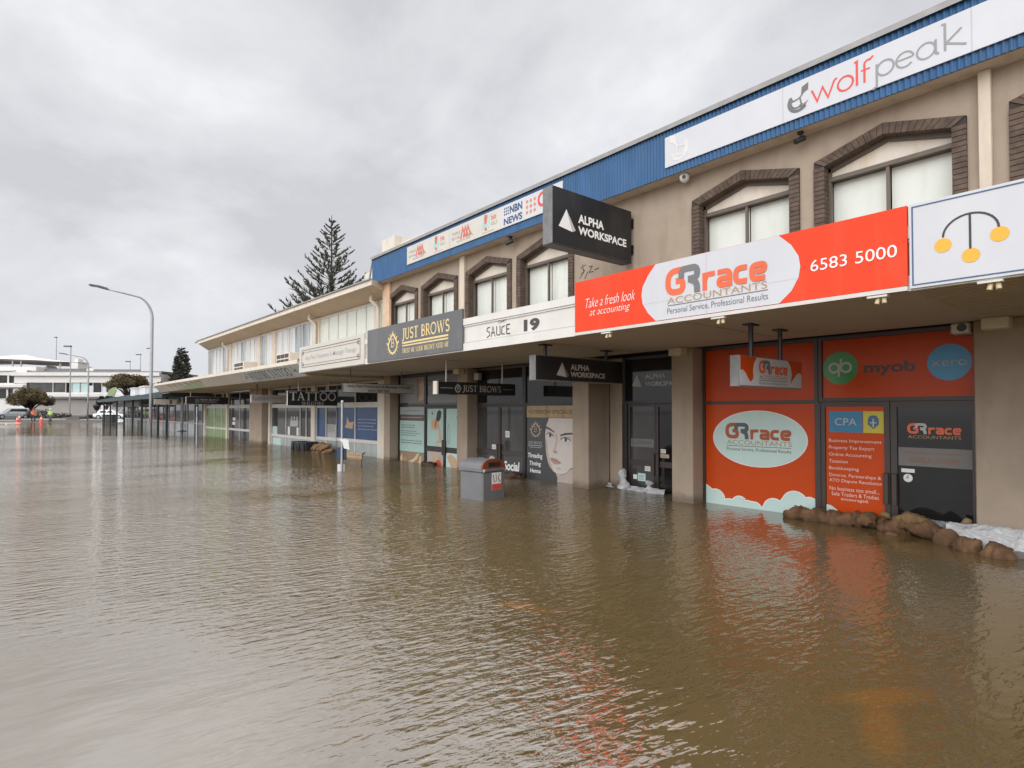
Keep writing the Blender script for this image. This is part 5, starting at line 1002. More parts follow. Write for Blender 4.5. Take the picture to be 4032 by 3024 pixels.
# signpost with paper and boxes
t = thing('sign_post', 'grey steel post carrying a white notice and a dark blue box, beside the bench', 'post', (-16.02, 6.90, -.4))
MB().tube([(-16.02, 6.90, -.4), (-16.02, 6.90, 1.99)], .035, 12).build('pole', metal_g, t); MB().lathe([(.04, 0), (.04, .03), (.02, .05)], (-16.02, 6.90, 1.98), 12).build('cap', white_pl, t)
pf = Fr((-15.98, 6.90, 0), Vector((.6, .8, 0)).normalized(), (0, 0, 1), Vector((.8, -.6, 0)).normalized())
MB().prism([(-.10, .93), (.02, .93), (.16, .90), (.20, .62), (.04, .66), (.0, .82)], .0, .012, pf).build('notice', paper_m, t)
pb = Fr((-16.07, 6.90, 0), Vector((.6, .8, 0)).normalized(), (0, 0, 1), Vector((.8, -.6, 0)).normalized())
MB().prism([(-.13, .32), (.13, .32), (.13, .68), (-.13, .68)], -.10, .0, pb).build('box', blue_box, t); MB().prism([(-.10, -.13), (.10, -.13), (.10, .20), (-.10, .20)], -.02, .02, pb).build('panel', white_pl, t)
t = thing('sign_post', 'thin grey post near the water edge in front of the lime green windows', 'post', (-32.9, 6.5, -.4)); MB().tube([(-32.9, 6.5, -.4), (-32.9, 6.5, 1.9)], .04, 10).build('pole', metal_g, t); MB().box(-33.0, -32.8, 6.48, 6.52, 1.4, 1.85).build('plate', metal_d, t)
t = thing('sign_post', 'dark post with round bases by the far awning, left of the black hanging sign', 'post', (-40.5, 7.2, -.4)); MB().tube([(-40.5, 7.2, -.4), (-40.5, 7.2, 2.5)], .06, 10).build('pole', metal_d, t); MB().lathe([(.0, .40), (.28, .42), (.28, .46), (.06, .50)], (-40.5, 7.2, -.0), 14).build('collar', black_s, t)
# bench, half drowned
t = thing('bench', 'half-submerged timber slat bench with black metal ends beside the sign post', 'bench', (-20.35, 9.0, -.60), R_(2))
def lb(mb, name, mat, **k): return mb.build(name, mat, t, local=True, **k)
for i in range(4): lb(MB().cbox(-.95, .95, .02+i*.012, .07+i*.012, .42+i*.105, .51+i*.105, .006), 'slat', wood_m)
for i in range(3): lb(MB().cbox(-.95, .95, -.42+i*.13, -.31+i*.13, .37, .41, .006), 'seat_slat', wood_m)
for s in (-1, 1): lb(MB().tube([(s*.92, -.45, .36), (s*.92, .02, .36), (s*.92, .06, .55), (s*.92, .12, .80), (s*.94, .19, .84)], .025, 8).tube([(s*.92, -.35, 0), (s*.92, -.35, .36)], .025, 8).tube([(s*.92, .05, 0), (s*.92, .03, .36)], .025, 8), 'end_frame', black_frame)
# tubs in front of the tattoo shop
for i, (x, y, r, lab) in enumerate(((-26.1, 9.25, .32, 'black plastic tub, left one in front of the tattoo shop door'), (-25.45, 9.35, .42, 'wide black ribbed tub between the left tub and the sandbag heap'))):
    t = thing('tub', lab, 'tub', (x, y, -.3), 0, 'tubs at the tattoo shop')
    MB().lathe([(r*.8, -.3), (r, .32), (r*1.06, .32), (r*1.06, .37), (r*.9, .37), (r*.8, .1)], (x, y, 0), 14).build('body', tub_m, t)
    m_ = MB()
    for k in range(10): a = k*math.pi/5; m_.box(x+r*.97*math.cos(a)-.02, x+r*.97*math.cos(a)+.02, y+r*.97*math.sin(a)-.02, y+r*.97*math.sin(a)+.02, -.1, .31)
    m_.build('rib', tub_m, t)
# sandbags
def sandbag(label, x, y, z, L_, W_, H_, rot, tilt=0.0, mat=sand_m, neck=1, seed=0, group='sandbags in front of the accountants door', amp=.05):
    t = thing('sandbag', label, 'sandbag', (x, y, z), rot, group); mb = MB(); nu, nv = 26, 14; rg = random.Random(seed); off = Vector((seed*3.1, seed*1.7, seed*.9))
    for i in range(nu+1):
        u = -1+2*i/nu
        prof = (1-abs(u)**2.5)**.62 if abs(u) < 1 else 0
        if neck and u > .70: prof = max(prof*.6, .22*(1-(u-.70)*1.2)) if u < 1 else .20
        for j in range(nv):
            a = 2*math.pi*j/nv; cx_, cz = math.cos(a), math.sin(a); sx = math.copysign(abs(cx_)**.8, cx_); sz = math.copysign(abs(cz)**.75, cz)
            q = Vector((u*L_/2, sx*W_/2*prof, sz*H_/2*prof*(1.0 if sz < 0 else .82+.18*math.cos(u*5+seed)))); nz_ = noise.noise(q*5+off)*amp+noise.noise(q*14+off)*amp*.5-abs(noise.noise(Vector((q.x*16, q.y*6, q.z*6))+off*2))*amp*(.35+.9*abs(u))
            q += Vector((nz_*.4, sx*nz_, sz*nz_)); q.z += tilt*u*L_/2+(-.35*H_*(abs(u)**2))*.35
            mb.v.append(tuple(q))
    for i in range(nu):
        for j in range(nv): mb.f.append((i*nv+j, i*nv+(j+1) % nv, (i+1)*nv+(j+1) % nv, (i+1)*nv+j))
    mb.f += [tuple(range(nv-1, -1, -1)), tuple(nu*nv+j for j in range(nv))]
    mb.build('sack', mat, t, local=True, smooth=True)
    if neck:
        fl = MB(); n = 9
        for k in range(n):
            a = 2*math.pi*k/n; r1 = .05+.05*rg.random()
            fl.v.append((L_/2*.94, .03*math.cos(a), .03*math.sin(a))); fl.v.append((L_/2+.05+.05*rg.random(), r1*math.cos(a), .02+r1*math.sin(a)))
        for k in range(n): j = (k+1) % n; fl.f.append((2*k, 2*j, 2*j+1, 2*k+1))
        fl.build('gathered_neck', mat, t, local=True)
    return t
SB = [('long flat brown sandbag at the left end of the row under the mint clouds', -4.43, 9.70, .07, .55, .34, .22, R_(172), .0, sand_m),
      ('plump brown sandbag second from the left end of the row', -4.15, 9.68, .10, .55, .34, .27, R_(176), .02, sand_m),
      ('brown sandbag in front of the black door post with its neck toward the orange film', -3.78, 9.72, .10, .56, .34, .27, R_(5), -.02, sand_m),
      ('rumpled brown sandbag with loose folds under the orange door film', -3.42, 9.74, .12, .46, .36, .25, R_(-30), .05, sand_m),
      ('brown sandbag lying low under the olive bag', -3.02, 9.70, .08, .58, .34, .26, R_(8), .0, sand_m),
      ('olive sandbag lying on top of the row, its neck tied toward the left', -2.85, 9.72, .21, .62, .32, .21, R_(182), -.02, sand_o),
      ('arched brown sandbag leaning down toward the water right of the olive bag', -2.58, 9.50, .13, .62, .32, .26, R_(170), .10, sand_m),
      ('brown sandbag end standing in the water left of the plastic sheet', -2.33, 9.36, .05, .36, .32, .34, R_(120), .0, sand_m),
      ('crumpled brown sandbag in front of the plastic sheet', -2.05, 9.14, .05, .42, .32, .30, R_(20), .0, sand_m),
      ('oval brown sandbag at the right end of the row beside the white plastic', -1.74, 9.02, .03, .44, .30, .25, R_(172), .0, sand_m)]
for i, (lab, x, y, z, L_, W_, H_, r_, tl, m) in enumerate(SB): sandbag(lab, x, y, z, L_*.86, W_, H_*1.06, r_, tl, m, neck=(i not in (0, 4, 7, 9)), seed=i+1, amp=.09 if i in (3, 8) else .05)
sandbag('small lump of brown sandbag floating in front of the row', -2.98, 9.45, .0, .22, .16, .10, R_(10), 0, sand_m, 0, 31)
sandbag('small tan sack standing upright against the beige pillar', -2.26, 9.86, .13, .34, .16, .16, R_(80), .9, M('tan_hessian', (.36, .26, .16), .9, .2, 6, .004, 120), 1, 33)
rg = random.Random(5)
for i in range(11):
    x = -24.4+(i % 6)*.22+(0.1 if i > 5 else 0); z = .06+(i//6)*.19; y = 9.35+rg.uniform(-.06, .06)
    nth = ('leftmost', 'second', 'third', 'fourth', 'fifth', 'rightmost')[i % 6] if i < 6 else ('leftmost', 'second', 'middle', 'fourth', 'rightmost')[i-6]
    sandbag(f'tan sandbag leaning in the heap by the tattoo shop door, {nth} of the {"lower" if i < 6 else "upper"} row', x, y, z, .52, .26, .22, R_(60+rg.uniform(-14, 14)), .5, M('tan_sandbag', (.25, .155, .08), .9, .25, 6, .006, 100), 0, 40+i, 'sandbags heaped at the tattoo shop')
for i, (x, y, lab) in enumerate(((-15.95, 9.72, 'dark wet sandbag in front of the left massage shop door'), (-11.85, 9.75, 'dark sandbag beside the brow studio door frame'))):
    sandbag(lab, x, y, .04, .62, .30, .24, R_(5), 0, M('dark_wet_sandbag', (.075, .045, .03), .8, .25, 6, .006, 100), 1, 60+i, 'dark sandbags at shop doors')
# crumpled plastic
def crumple(name, label, cat, pts, nu, nv, fn, mat, amp, seed, loc):
    t = thing(name, label, cat, loc); mb = MB(); off = Vector((seed, seed*2, seed*3))
    for i in range(nu+1):
        for j in range(nv+1):
            q = Vector(fn(i/nu, j/nv)); a = noise.noise(q*6+off)*amp+abs(noise.noise(q*13+off))*amp*.8
            mb.v.append((q.x+noise.noise(q*9+off*2)*amp*.6, q.y-a*.7, q.z+a*.6))
    for i in range(nu):
        for j in range(nv): k = i*(nv+1)+j; mb.f.append((k, k+nv+1, k+nv+2, k+1))
    mb.build('sheet', mat, t, smooth=False); return t
crumple('plastic_sheet', 'crumpled white plastic sheet draped around the foot of the right pillar behind the sandbags', 'plastic sheet', None, 60, 16, lambda u, v: (-2.36+1.5*u, 9.60-.26*v-.06*u, .24+.04*math.sin(u*5)-.30*v*v), plas_w, .045, 3, (-1.8, 9.5, 0))
crumple('plastic_sheet', 'thin plastic film lying along the bottom of the dark glass door', 'plastic sheet', None, 36, 8, lambda u, v: (-3.05+.95*u, 9.92-.16*v, .20-.22*v), M('thin_film', (.42, .43, .44), .2, .15, 4, .02, 14, trans=.45), .04, 8, (-2.6, 9.9, 0))
crumple('plastic_sheet', 'bunched white plastic at the right edge in front of the beige pillar', 'plastic sheet', None, 30, 14, lambda u, v: (-1.58+.55*u, 9.14-.16*math.sin(v*3), .12*math.sin(v*3.1)-.03), plas_w, .06, 5, (-1.4, 9.2, 0))
def bag(label, x, y, s, h, seed):
    t = thing('plastic_bag', label, 'plastic bag', (x, y, 0), 0, 'white plastic bags at the office doors'); mb = MB(); nu, nv = 14, 16; off = Vector((seed*2.3, seed, seed*.7))
    prof = [(.25, -.06), (.9, .0), (1.0, .10), (.75, .22), (.35, .36), (.16, .46), (.30, .56), (.62, .66), (.70, .76), (.50, .90), (.1, 1.0)]
    for r, z in prof:
        for k in range(nv):
            a = 2*math.pi*k/nv; q = Vector((s*r*math.cos(a), s*r*.7*math.sin(a), z*h)); n_ = noise.noise(q*8+off)*.07+abs(noise.noise(q*16+off))*.05; mb.v.append((q.x+n_*math.cos(a), q.y+n_*math.sin(a), q.z+n_*.6))
    for i in range(len(prof)-1):
        for k in range(nv): mb.f.append((i*nv+k, i*nv+(k+1) % nv, (i+1)*nv+(k+1) % nv, (i+1)*nv+k))
    mb.f.append(tuple((len(prof)-1)*nv+k for k in range(nv))); mb.build('sack', plas_w, t, local=True); return t
bag('white knotted plastic bag standing tallest at the left office door jamb', -8.50, 10.22, .13, .46, 1); bag('white knotted plastic bag by the middle of the office doors', -7.83, 10.26, .12, .24, 2); bag('small dirty white bag at the foot of the pillar return', -8.86, 10.22, .09, .10, 4)
crumple('plastic_sheet', 'white plastic strip lying along the sill of the office doors', 'plastic sheet', None, 30, 6, lambda u, v: (-8.35+.95*u, 10.30-.14*v, .09-.10*v), plas_w, .05, 12, (-7.9, 10.3, 0))
# cameras and lamps
def spot(label, x, y, z, mat, s=1.0, name='security_camera', cat='security camera', dirx=-.5):
    t = thing(name, label, cat, (x, y, z), 0); MB().lathe([(.05*s, 0), (.05*s, -.03*s), (.02*s, -.05*s), (.02*s, -.10*s)], (x, y, z), 10).build('mount', mat, t)
    d = Vector((dirx, -.6, -.35)).normalized(); c = Vector((x, y, z-.12*s)); MB().tube([c-d*.07*s, c+d*.10*s], .045*s, 12).build('body', mat, t); MB().tube([c+d*.101*s, c+d*.104*s], .035*s, 12).build('lens', black_s, t); return t
spot('black security camera under the blue roof edge above the third gabled window', -11.61, 9.50, ZB0, black_frame, 1.2); spot('black security camera under the blue roof edge below the red and grey letters', -4.24, 9.52, ZB0, black_frame, 1.0)
t = thing('security_camera', 'white dome security camera under the blue roof edge right of the black box sign', 'security camera', (-6.43, 9.55, ZB0)); MB().lathe([(.09, 0), (.10, -.04), (.085, -.10), (.05, -.14), (.01, -.15)], (-6.43, 9.55, ZB0), 16).build('dome', white_pl, t, smooth=True); MB().tube([(-6.40, 9.50, ZB0-.07), (-6.385, 9.46, ZB0-.075)], .035, 10).build('lens', black_s, t)
t = thing('security_camera', 'white boxy security camera above the blue disc', 'security camera', (-2.22, 9.80, 2.80)); MB().cbox(-2.33, -2.11, 9.66, 9.93, 2.80, 2.945, .02).build('body', white_pl, t); MB().tube([(-2.20, 9.665, 2.875), (-2.20, 9.650, 2.875)], .055, 14).build('lens', black_s, t)
for x, lab in ((-5.76, 'small twin floodlight under the left end of the orange-red board'), (-3.93, 'small twin floodlight under the white oval'), (-2.16, 'small twin floodlight under the phone number end'), (-1.26, 'small twin floodlight under the pawnbroker board')):
    t = thing('floodlight', lab, 'floodlight', (x, 6.62, 2.9), 0, 'small lamps under the awning edge'); MB().box(x-.12, x+.06, 6.57, 6.64, 2.895, 2.915).build('bracket', alu_w, t); MB().tube([(x-.03, 6.62, 2.893), (x-.04, 6.60, 2.83)], .022, 8).tube([(x+.02, 6.62, 2.893), (x+.03, 6.60, 2.83)], .022, 8).build('lamp', brass_m, t)
t = thing('wall_box', 'small grey alarm box on the pillar beside the brow studio window', 'box', (-13.5, 9.85, 2.6)); MB().cbox(-13.62, -13.40, 9.80, 9.93, 2.62, 2.82, .01).build('case', txt_lg, t)
# street lamps
def street_lamp(label, x, y, z0, H, dz=0.0, scale=1.0):
    t = thing('street_lamp', label, 'street lamp', (x, y, z0), 0, 'curved-arm street lamps'); k = scale
    pts = [(x, y, z0), (x, y, z0+H*.42), (x, y, z0+H*.82)]+[(x, y-(1.05*k)*(1-math.cos(R_(a)))*1.0, z0+H*.82+(1.35*k)*math.sin(R_(a))) for a in range(8, 76, 8)]
    lx = pts[-1]; pts += [(x, lx[1]-.9*k, lx[2]+.16*k), (x, lx[1]-1.8*k, lx[2]+.30*k)]
    n = len(pts); MB().tube(pts, .105*k, 10, r1=.045*k).build('pole', metal_g, t, smooth=True); MB().box(x-.14, x+.14, y-.14, y+.14, z0-.02, z0+.04).box(x-.09, x+.09, y-.108, y-.10, z0+1.25, z0+1.6).build('base_plate', metal_g, t)
    e_ = pts[-1]; h = MB(); F_ = Fr((x, 0, 0), (0, 1, 0), (0, 0, 1), (1, 0, 0)); a = e_[1]; b = e_[2]
    h.prism([(a+.1*k, b-.05*k), (a+.1*k, b+.06*k), (a-.35*k, b+.16*k), (a-.85*k, b+.19*k), (a-.90*k, b+.13*k), (a-.4*k, b+.05*k)], -.13*k, .13*k, F_); hd = h.build('lamp_head', metal_d, t)
    MB().box(x-.09*k, x+.09*k, a-.8*k, a-.45*k, b+.055*k, b+.07*k).build('lens', lamp_l, hd); return t
street_lamp('tall grey street lamp with a long curved arm in front of the far awning', -44.69, 6.1, -.4, 10.0)
p = farpt(346, 84, .1); street_lamp('farther grey street lamp with a curved arm in front of the white building', p.x, p.y, p.z, 9.6)
def pole(label, px, depth, z0, H, name='light_pole', arm=1.2):
    p = farpt(px, depth, z0); t = thing(name, label, 'light pole', tuple(p), FARROT, 'straight light poles in the distance'); MB().tube([(0, 0, 0), (0, 0, H)], .13, 8, r1=.08).build('pole', metal_g, t, local=True); MB().cbox(-arm, .1, -.2, .2, H-.15, H+.1, .03).build('lamp_head', metal_d, t, local=True)
pole('straight light pole with a short lamp head left of the farther street lamp', 275, 104, .5, 12.6); pole('slim light pole rising behind the white shade roof', 218, 150, .8, 19.6, arm=.5); pole('small light pole behind the brown tree, left one', 510, 150, .8, 13.4); pole('small light pole behind the brown tree, right one', 551, 150, .8, 15.2); pole('lamp head just left of the tall street lamp', 593, 152, .8, 17.0)
# ------------------------------------------------------------------ the far shore: frame whose x runs across the view, y away from it
def fl(px, depth): return (px-2016)/FPX*depth         # photo column at a distance -> x across
def fthing(name, label, cat, x, y, z, group=None):
    p = r0*x+f0*y; return thing(name, label, cat, (p.x, p.y, z), FARROT, group)
def FB_(mb, name, mat, t, x, y, z=0): # geometry given in far coordinates
    mb.v = [(v[0]-x, v[1]-y, v[2]-z) for v in mb.v]; return mb.build(name, mat, t, local=True)
D = 110.0
X = lambda px, d=D: fl(px, d)
# white two-storey building
t = fthing('white_building', 'long white two-storey building with window bands beyond the flooded street', 'building', X(250), D, 0)
a = (X(250), D, 0)
fa_ = lambda mb, n, m, par=t: FB_(mb, n, m, par, *a)
zr = lambda yc: 1.75+(1614-(1380+yc/4.88))/FPX*D       # row of the enlarged photo crop -> height at that distance
xr = lambda xc, d=D: fl(xc/4.88, d)
fa_(MB().box(xr(500), X(632), D, D+14, zr(620)+.0, zr(450)).box(xr(500), X(632), D, D+14, 3.9, zr(815)).box(xr(480), xr(505), D, D+14, zr(815), zr(620)).box(X(632)-3, X(632), D, D+14, 4, zr(620)), 'wall', ltwall)
fa_(MB().box(X(-200), xr(500), D, D+14, zr(480), zr(375)).box(X(-200), xr(505), D, D+14, zr(735), zr(630)).box(xr(262), xr(500), D, D+14, zr(650), zr(470)).box(X(-200), xr(505), D+.4, D+14, .6, zr(930)).box(xr(245), xr(505), D, D+14, zr(940), zr(730)), 'wall', ltwall)
fa_(MB().box(xr(230), X(632), D-.5, D+.2, zr(490), zr(425)).box(xr(990), X(632), D-.5, D+.2, zr(893), zr(830)).box(X(-200), xr(480), D-.6, D+.2, zr(712), zr(665)).box(X(-200), xr(280), D-.3, D+.2, zr(400), zr(375)), 'ledge', ltwall)
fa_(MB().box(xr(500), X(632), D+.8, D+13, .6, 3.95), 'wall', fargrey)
fa_(MB().box(xr(1650), X(640), D+.7, D+.79, 1.2, 3.0).box(xr(1560), xr(1600), D+.7, D+.79, 3.3, 3.9), 'bay_shadow', M('far_bay_shadow', (.30, .285, .265), .85, .05, .3))  # shade in the far bay painted as flat, slightly darker grey boxes
fa_(MB().box(xr(230), X(632), D+.2, D+13, zr(430), zr(395)).box(xr(600), xr(1400), D+3, D+9, zr(400), zr(330)).box(xr(1640), X(520), D+2, D+2.3, zr(400), zr(350)), 'roof', farroof)
fa_(MB().box(X(-200), xr(600), D+1.0, D+6, zr(395), zr(305)), 'parapet', ltwall)
wn = [(505, 1000, glass_md), (1015, 1250, glass_md), (1365, 1520, aqua_g), (1530, 1690, aqua_g), (1780, 1940, glass_dk), (2030, 2200, glass_md)]
for x0, x1, m in wn:
    w_ = MB().box(xr(x0)-.08, xr(x1)+.08, D+.05, D+.12, zr(815), zr(812)+.05).box(xr(x0)-.1, xr(x0), D+.05, D+.15, zr(812), zr(622)).box(xr(x1), xr(x1)+.1, D+.05, D+.15, zr(812), zr(622)); f_ = fa_(w_, 'window', alu_w)
    MB_ = MB().box(xr(x0), xr(x1), D+.2, D+.25, zr(812), zr(622)); fa_(MB_, 'pane', m, f_)
for x0, x1, y0, y1 in ((-300, 125, 630, 480), (148, 262, 630, 480), (-300, 112, 925, 750), (130, 240, 925, 750)):
    f_ = fa_(MB().box(xr(x1), xr(x1)+.35, D+.05, D+.12, zr(y0), zr(y1)), 'window', alu_w); fa_(MB().box(xr(x0), xr(x1), D+.2, D+.25, zr(y0), zr(y1)), 'pane', glass_dk, f_)
# shade roof on it
t2 = fthing('shade_sail', 'wide white peaked shade sail roof standing on the white building', 'shade sail', X(100), D+9, 8)
s_ = MB(); dd = D+10; xs_ = [-900, 0, 330, 480, 700, 1050, 1380]; top = [150, 120, 95, 85, 145, 190, 225]; bot = [190, 180, 200, 205, 215, 225, 250]
for i, xc in enumerate(xs_):
    xx = xr(xc, dd); k = dd/D; zt = 1.75+(zr(top[i])-1.75)*k; zb = 1.75+(zr(bot[i])-1.75)*k
    s_.v += [(xx, dd-5, zb), (xx, dd, zt), (xx, dd+6, zb-.5), (xx, dd-4.9, zb-.5+.3*(i % 2))]
for i in range(len(xs_)-1):
    for j in (0, 1): s_.f.append((4*i+j, 4*i+4+j, 4*i+5+j, 4*i+1+j))
FB_(s_, 'canopy', sail_m, t2, X(100), D+9, 8)
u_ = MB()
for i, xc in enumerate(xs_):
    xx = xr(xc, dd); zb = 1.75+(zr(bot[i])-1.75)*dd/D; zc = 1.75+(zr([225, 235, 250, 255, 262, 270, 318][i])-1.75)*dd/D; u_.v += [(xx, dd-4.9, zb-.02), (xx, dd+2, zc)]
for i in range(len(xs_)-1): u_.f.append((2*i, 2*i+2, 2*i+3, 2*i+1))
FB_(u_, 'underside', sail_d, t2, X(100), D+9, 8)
m_ = MB()
for xc in (60, 460, 620, 1350): m_.box(xr(xc, dd)-.12, xr(xc, dd)+.12, dd-3, dd-2.8, 7.6, 1.75+(zr(215)-1.75)*dd/D)
FB_(m_, 'post', white_p, t2, X(100), D+9, 8)
t3 = fthing('roof_hut', 'dark grey hip-roofed plant hut under the shade sail', 'roof hut', X(182), D+4, 8.9); h_ = MB(); xa, xb = xr(780, D+4), xr(1000, D+4); zb_, zt_ = zr(375), zr(262)
h_.add([(xa, D+3, zb_), (xb, D+3, zb_), (xb, D+7, zb_), (xa, D+7, zb_), (xa+1.2, D+4, zt_), (xb-1.2, D+4, zt_), (xb-1.2, D+6, zt_), (xa+1.2, D+6, zt_)], [(0, 1, 5, 4), (1, 2, 6, 5), (2, 3, 7, 6), (3, 0, 4, 7), (4, 5, 6, 7)]); FB_(h_, 'roof', M('dark_roof', (.11, .105, .105), .8, .15, 1), t3, X(182), D+4, 8.9)
t3 = fthing('lift_tower', 'pale cubic stair tower on the roof right of the shade sail', 'tower', X(304), D+8, 8.5); FB_(MB().box(xr(1400, D+8), xr(1555, D+8), D+7, D+10, 8.2, 1.75+(zr(225)-1.75)*1.07).box(xr(1455, D+8), xr(1520, D+8), D+7.5, D+9, 9.5, 1.75+(zr(165)-1.75)*1.07).box(xr(1380, D+8), xr(1575, D+8), D+6.9, D+10, 1.75+(zr(232)-1.75)*1.07, 1.75+(zr(222)-1.75)*1.07), 'wall', ltwall, t3, X(304), D+8, 8.5)
t3 = fthing('white_van_roof', 'row of white rooftop units and rails behind the parapet', 'roof unit', X(320), D+3, 8.8); FB_(MB().cbox(xr(1450), xr(1620), D+2.5, D+4, zr(398), zr(335), .1).cbox(xr(1810), xr(1900), D+2.5, D+4, zr(398), zr(385), .1).box(xr(1640), xr(2250), D+2.5, D+2.6, zr(362), zr(354)).box(xr(1900), xr(1910), D+2.5, D+2.6, zr(395), zr(354)).box(xr(2030), xr(2040), D+2.5, D+2.6, zr(395), zr(354)), 'case', alu_w, t3, X(320), D+3, 8.8); t3.name = 'roof_unit'
t3 = fthing('garden_wall', 'pale low wall of the far building with a white gate panel behind the white car', 'wall', X(420), 100, .4); FB_(MB().box(X(398, 100), X(440, 100), 100, 100.3, .4, 3.1), 'panel', ltwall, t3, X(420), 100, .4)
for px, dd_, w_, h_, lab in ((655, 120, 5, 10.9, 'white block with a grey window seen over the far awning behind the brown tree'), (602, 122, 4.2, 11.4, 'narrow pale block behind the tall street lamp')):
    t3 = fthing('white_building', lab, 'building', X(px, dd_), dd_, .7); x_ = X(px, dd_); FB_(MB().box(x_-w_/2, x_+w_/2, dd_, dd_+6, .5, h_-3), 'wall', ltwall, t3, x_, dd_, .7); FB_(MB().box(x_-1.0, x_+1.0, dd_-.05, dd_, h_-6, h_-4.4), 'window', glass_md, t3, x_, dd_, .7); FB_(MB().box(x_-w_/2-.2, x_+w_/2+.2, dd_-.2, dd_+6, h_-3, h_-2.8), 'roof', farroof, t3, x_, dd_, .7)

# trees
def leafblob(mb, c, rx, ry, rz, n, s, rg, flat=.6):
    for _ in range(n):
        while True:
            q = Vector((rg.uniform(-1, 1), rg.uniform(-1, 1), rg.uniform(-1, 1)))
            if .35 < q.length <= 1: break
        p = Vector((c[0]+q.x*rx, c[1]+q.y*ry, c[2]+q.z*rz)); u = Vector((rg.uniform(-1, 1), rg.uniform(-1, 1), rg.uniform(-.5, .5))).normalized(); v = u.cross(Vector((rg.uniform(-1, 1), rg.uniform(-1, 1), rg.uniform(.2, 1)))).normalized(); k = s*rg.uniform(.6, 1.4)
        mb.add([p-u*k, p+v*k*flat, p+u*k, p-v*k*flat], [(0, 1, 2, 3)])
def bushy(label, px, depth, z0, top, bot, width, seed, n=22, mat=leaf_o, leaf=.16, lean=0):
    x = fl(px, depth); t = fthing('bushy_tree', label, 'tree', x, depth, z0); rg = random.Random(seed); H = top-z0
    tr = MB(); tr.tube([(0, 0, -.2), (.05, 0, (bot-z0)*.6), (.1+lean*.1, 0, (bot-z0)+.5)], .24, 8, r1=.17)
    cr = MB(); hh = top-bot
    for i in range(n):
        a = rg.uniform(0, 6.283); r = width/2*math.sqrt(rg.random())*.82; zc = bot-z0+hh*(.12+.66*(1-(r/(width/2))**1.8)*rg.uniform(.55, 1.0)); cx_, cy_ = r*math.cos(a)+lean*hh*.1, r*math.sin(a)
        tr.tube([(.1, 0, (bot-z0)*.75), (cx_*.45, cy_*.45, (bot-z0)+hh*.15), (cx_, cy_, zc)], .09, 5, r1=.02)
        leafblob(cr, (cx_, cy_, zc), width*.17*rg.uniform(.7, 1.25), width*.17, hh*.19*rg.uniform(.7, 1.2), 430, leaf*.62, rg)
    tr.build('trunk', bark_m, t, local=True); cr.build('crown', mat, t, local=True)
bushy('round brown-green tree with a dark trunk behind the people in hi-vis', 118, 98, .45, 6.1, 1.8, 6.2, 4, 52, leaf=.20)
bushy('sparse brown tree rising behind the blue-green awning and the tall street lamp', 505, 96, .5, 8.3, 4.2, 7.6, 9, 34, leaf=.20)
bushy('small dark shrub between the brown tree and the leaf sign', 418, 94, .4, 4.6, 2.2, 2.6, 12, 12, leaf_d, .14)
bushy('small brown bush at the far end of the cream awning, left of the columnar pine', 630, 110, .6, 7.3, 5.2, 2.4, 14, 10, leaf_o, .16)
def pine(label, px, depth, z0, H, rbase, zlow, seed, dense=1.0, power=1.0, whorls=24, up=.38):
    x = fl(px, depth); t = fthing('norfolk_pine', label, 'tree', x, depth, z0, 'norfolk pines'); rg = random.Random(seed)
    MB().tube([(0, 0, 0), (.05, 0, H*.5), (0, 0, H)], .32*H/22, 8, r1=.03).build('trunk', bark_m, t, local=True); cr = MB()
    for w_ in range(whorls):
        f = (w_+.5)/whorls; z = zlow+(H-.5-zlow)*f; r = rbase*((1-f)**power)*rg.uniform(.88, 1.1)+.25; nb = 6 if f < .9 else 5; a0 = rg.uniform(0, 6.28)
        for b in range(nb):
            if rg.random() < .08: continue
            a = a0+2*math.pi*b/nb+rg.uniform(-.15, .15); rr = r*rg.uniform(.78, 1.08); zj = z+rg.uniform(-.15, .15)*H/22; pts = []
            for k in range(7): s = k/6; pts.append(Vector((math.cos(a)*rr*s, math.sin(a)*rr*s, zj+up*rr*(s**1.5)-.05*rr*math.sin(math.pi*s))))
            cr.tube(pts, .035*H/22, 4, r1=.012*H/22)
            nl = int(46*dense*max(.35, rr/rbase))
            for q in range(nl):
                s = rg.uniform(.18, 1.0)**.8; i = min(5, int(s*6)); fr_ = s*6-i; p = pts[i].lerp(pts[i+1], fr_); ln = (.30+.50*math.sin(math.pi*min(1, s*1.02))**.7)*rr/rbase*1.15*rg.uniform(.5, 1.1)+.12
                side_ = Vector((-math.sin(a), math.cos(a), 0))*rg.uniform(-.8, .8); d = (Vector((math.cos(a), math.sin(a), 0))*.35+side_+Vector((0, 0, rg.uniform(.15, 1.0)))).normalized()
                wv = d.cross(Vector((rg.uniform(-1, 1), rg.uniform(-1, 1), rg.uniform(-1, 1)))).normalized()*.045*max(1, H/22)
                cr.add([p-wv, p+d*ln*.5-wv*1.2, p+d*ln, p+d*ln*.5+wv*1.2, p+wv], [(0, 1, 2, 3, 4)])
    cr.build('crown', leaf_p, t, local=True)
pine('tall tiered norfolk pine behind the cream roof', 1300, 60, .0, 21.9, 5.4, 8.0, 21, 1.7, .85, 23, .55)
pine('dense columnar norfolk pine in the distance over the cream awning', 712, 112, .6, 13.4, 2.0, 3.0, 22, 2.6, .42, 26, .25)
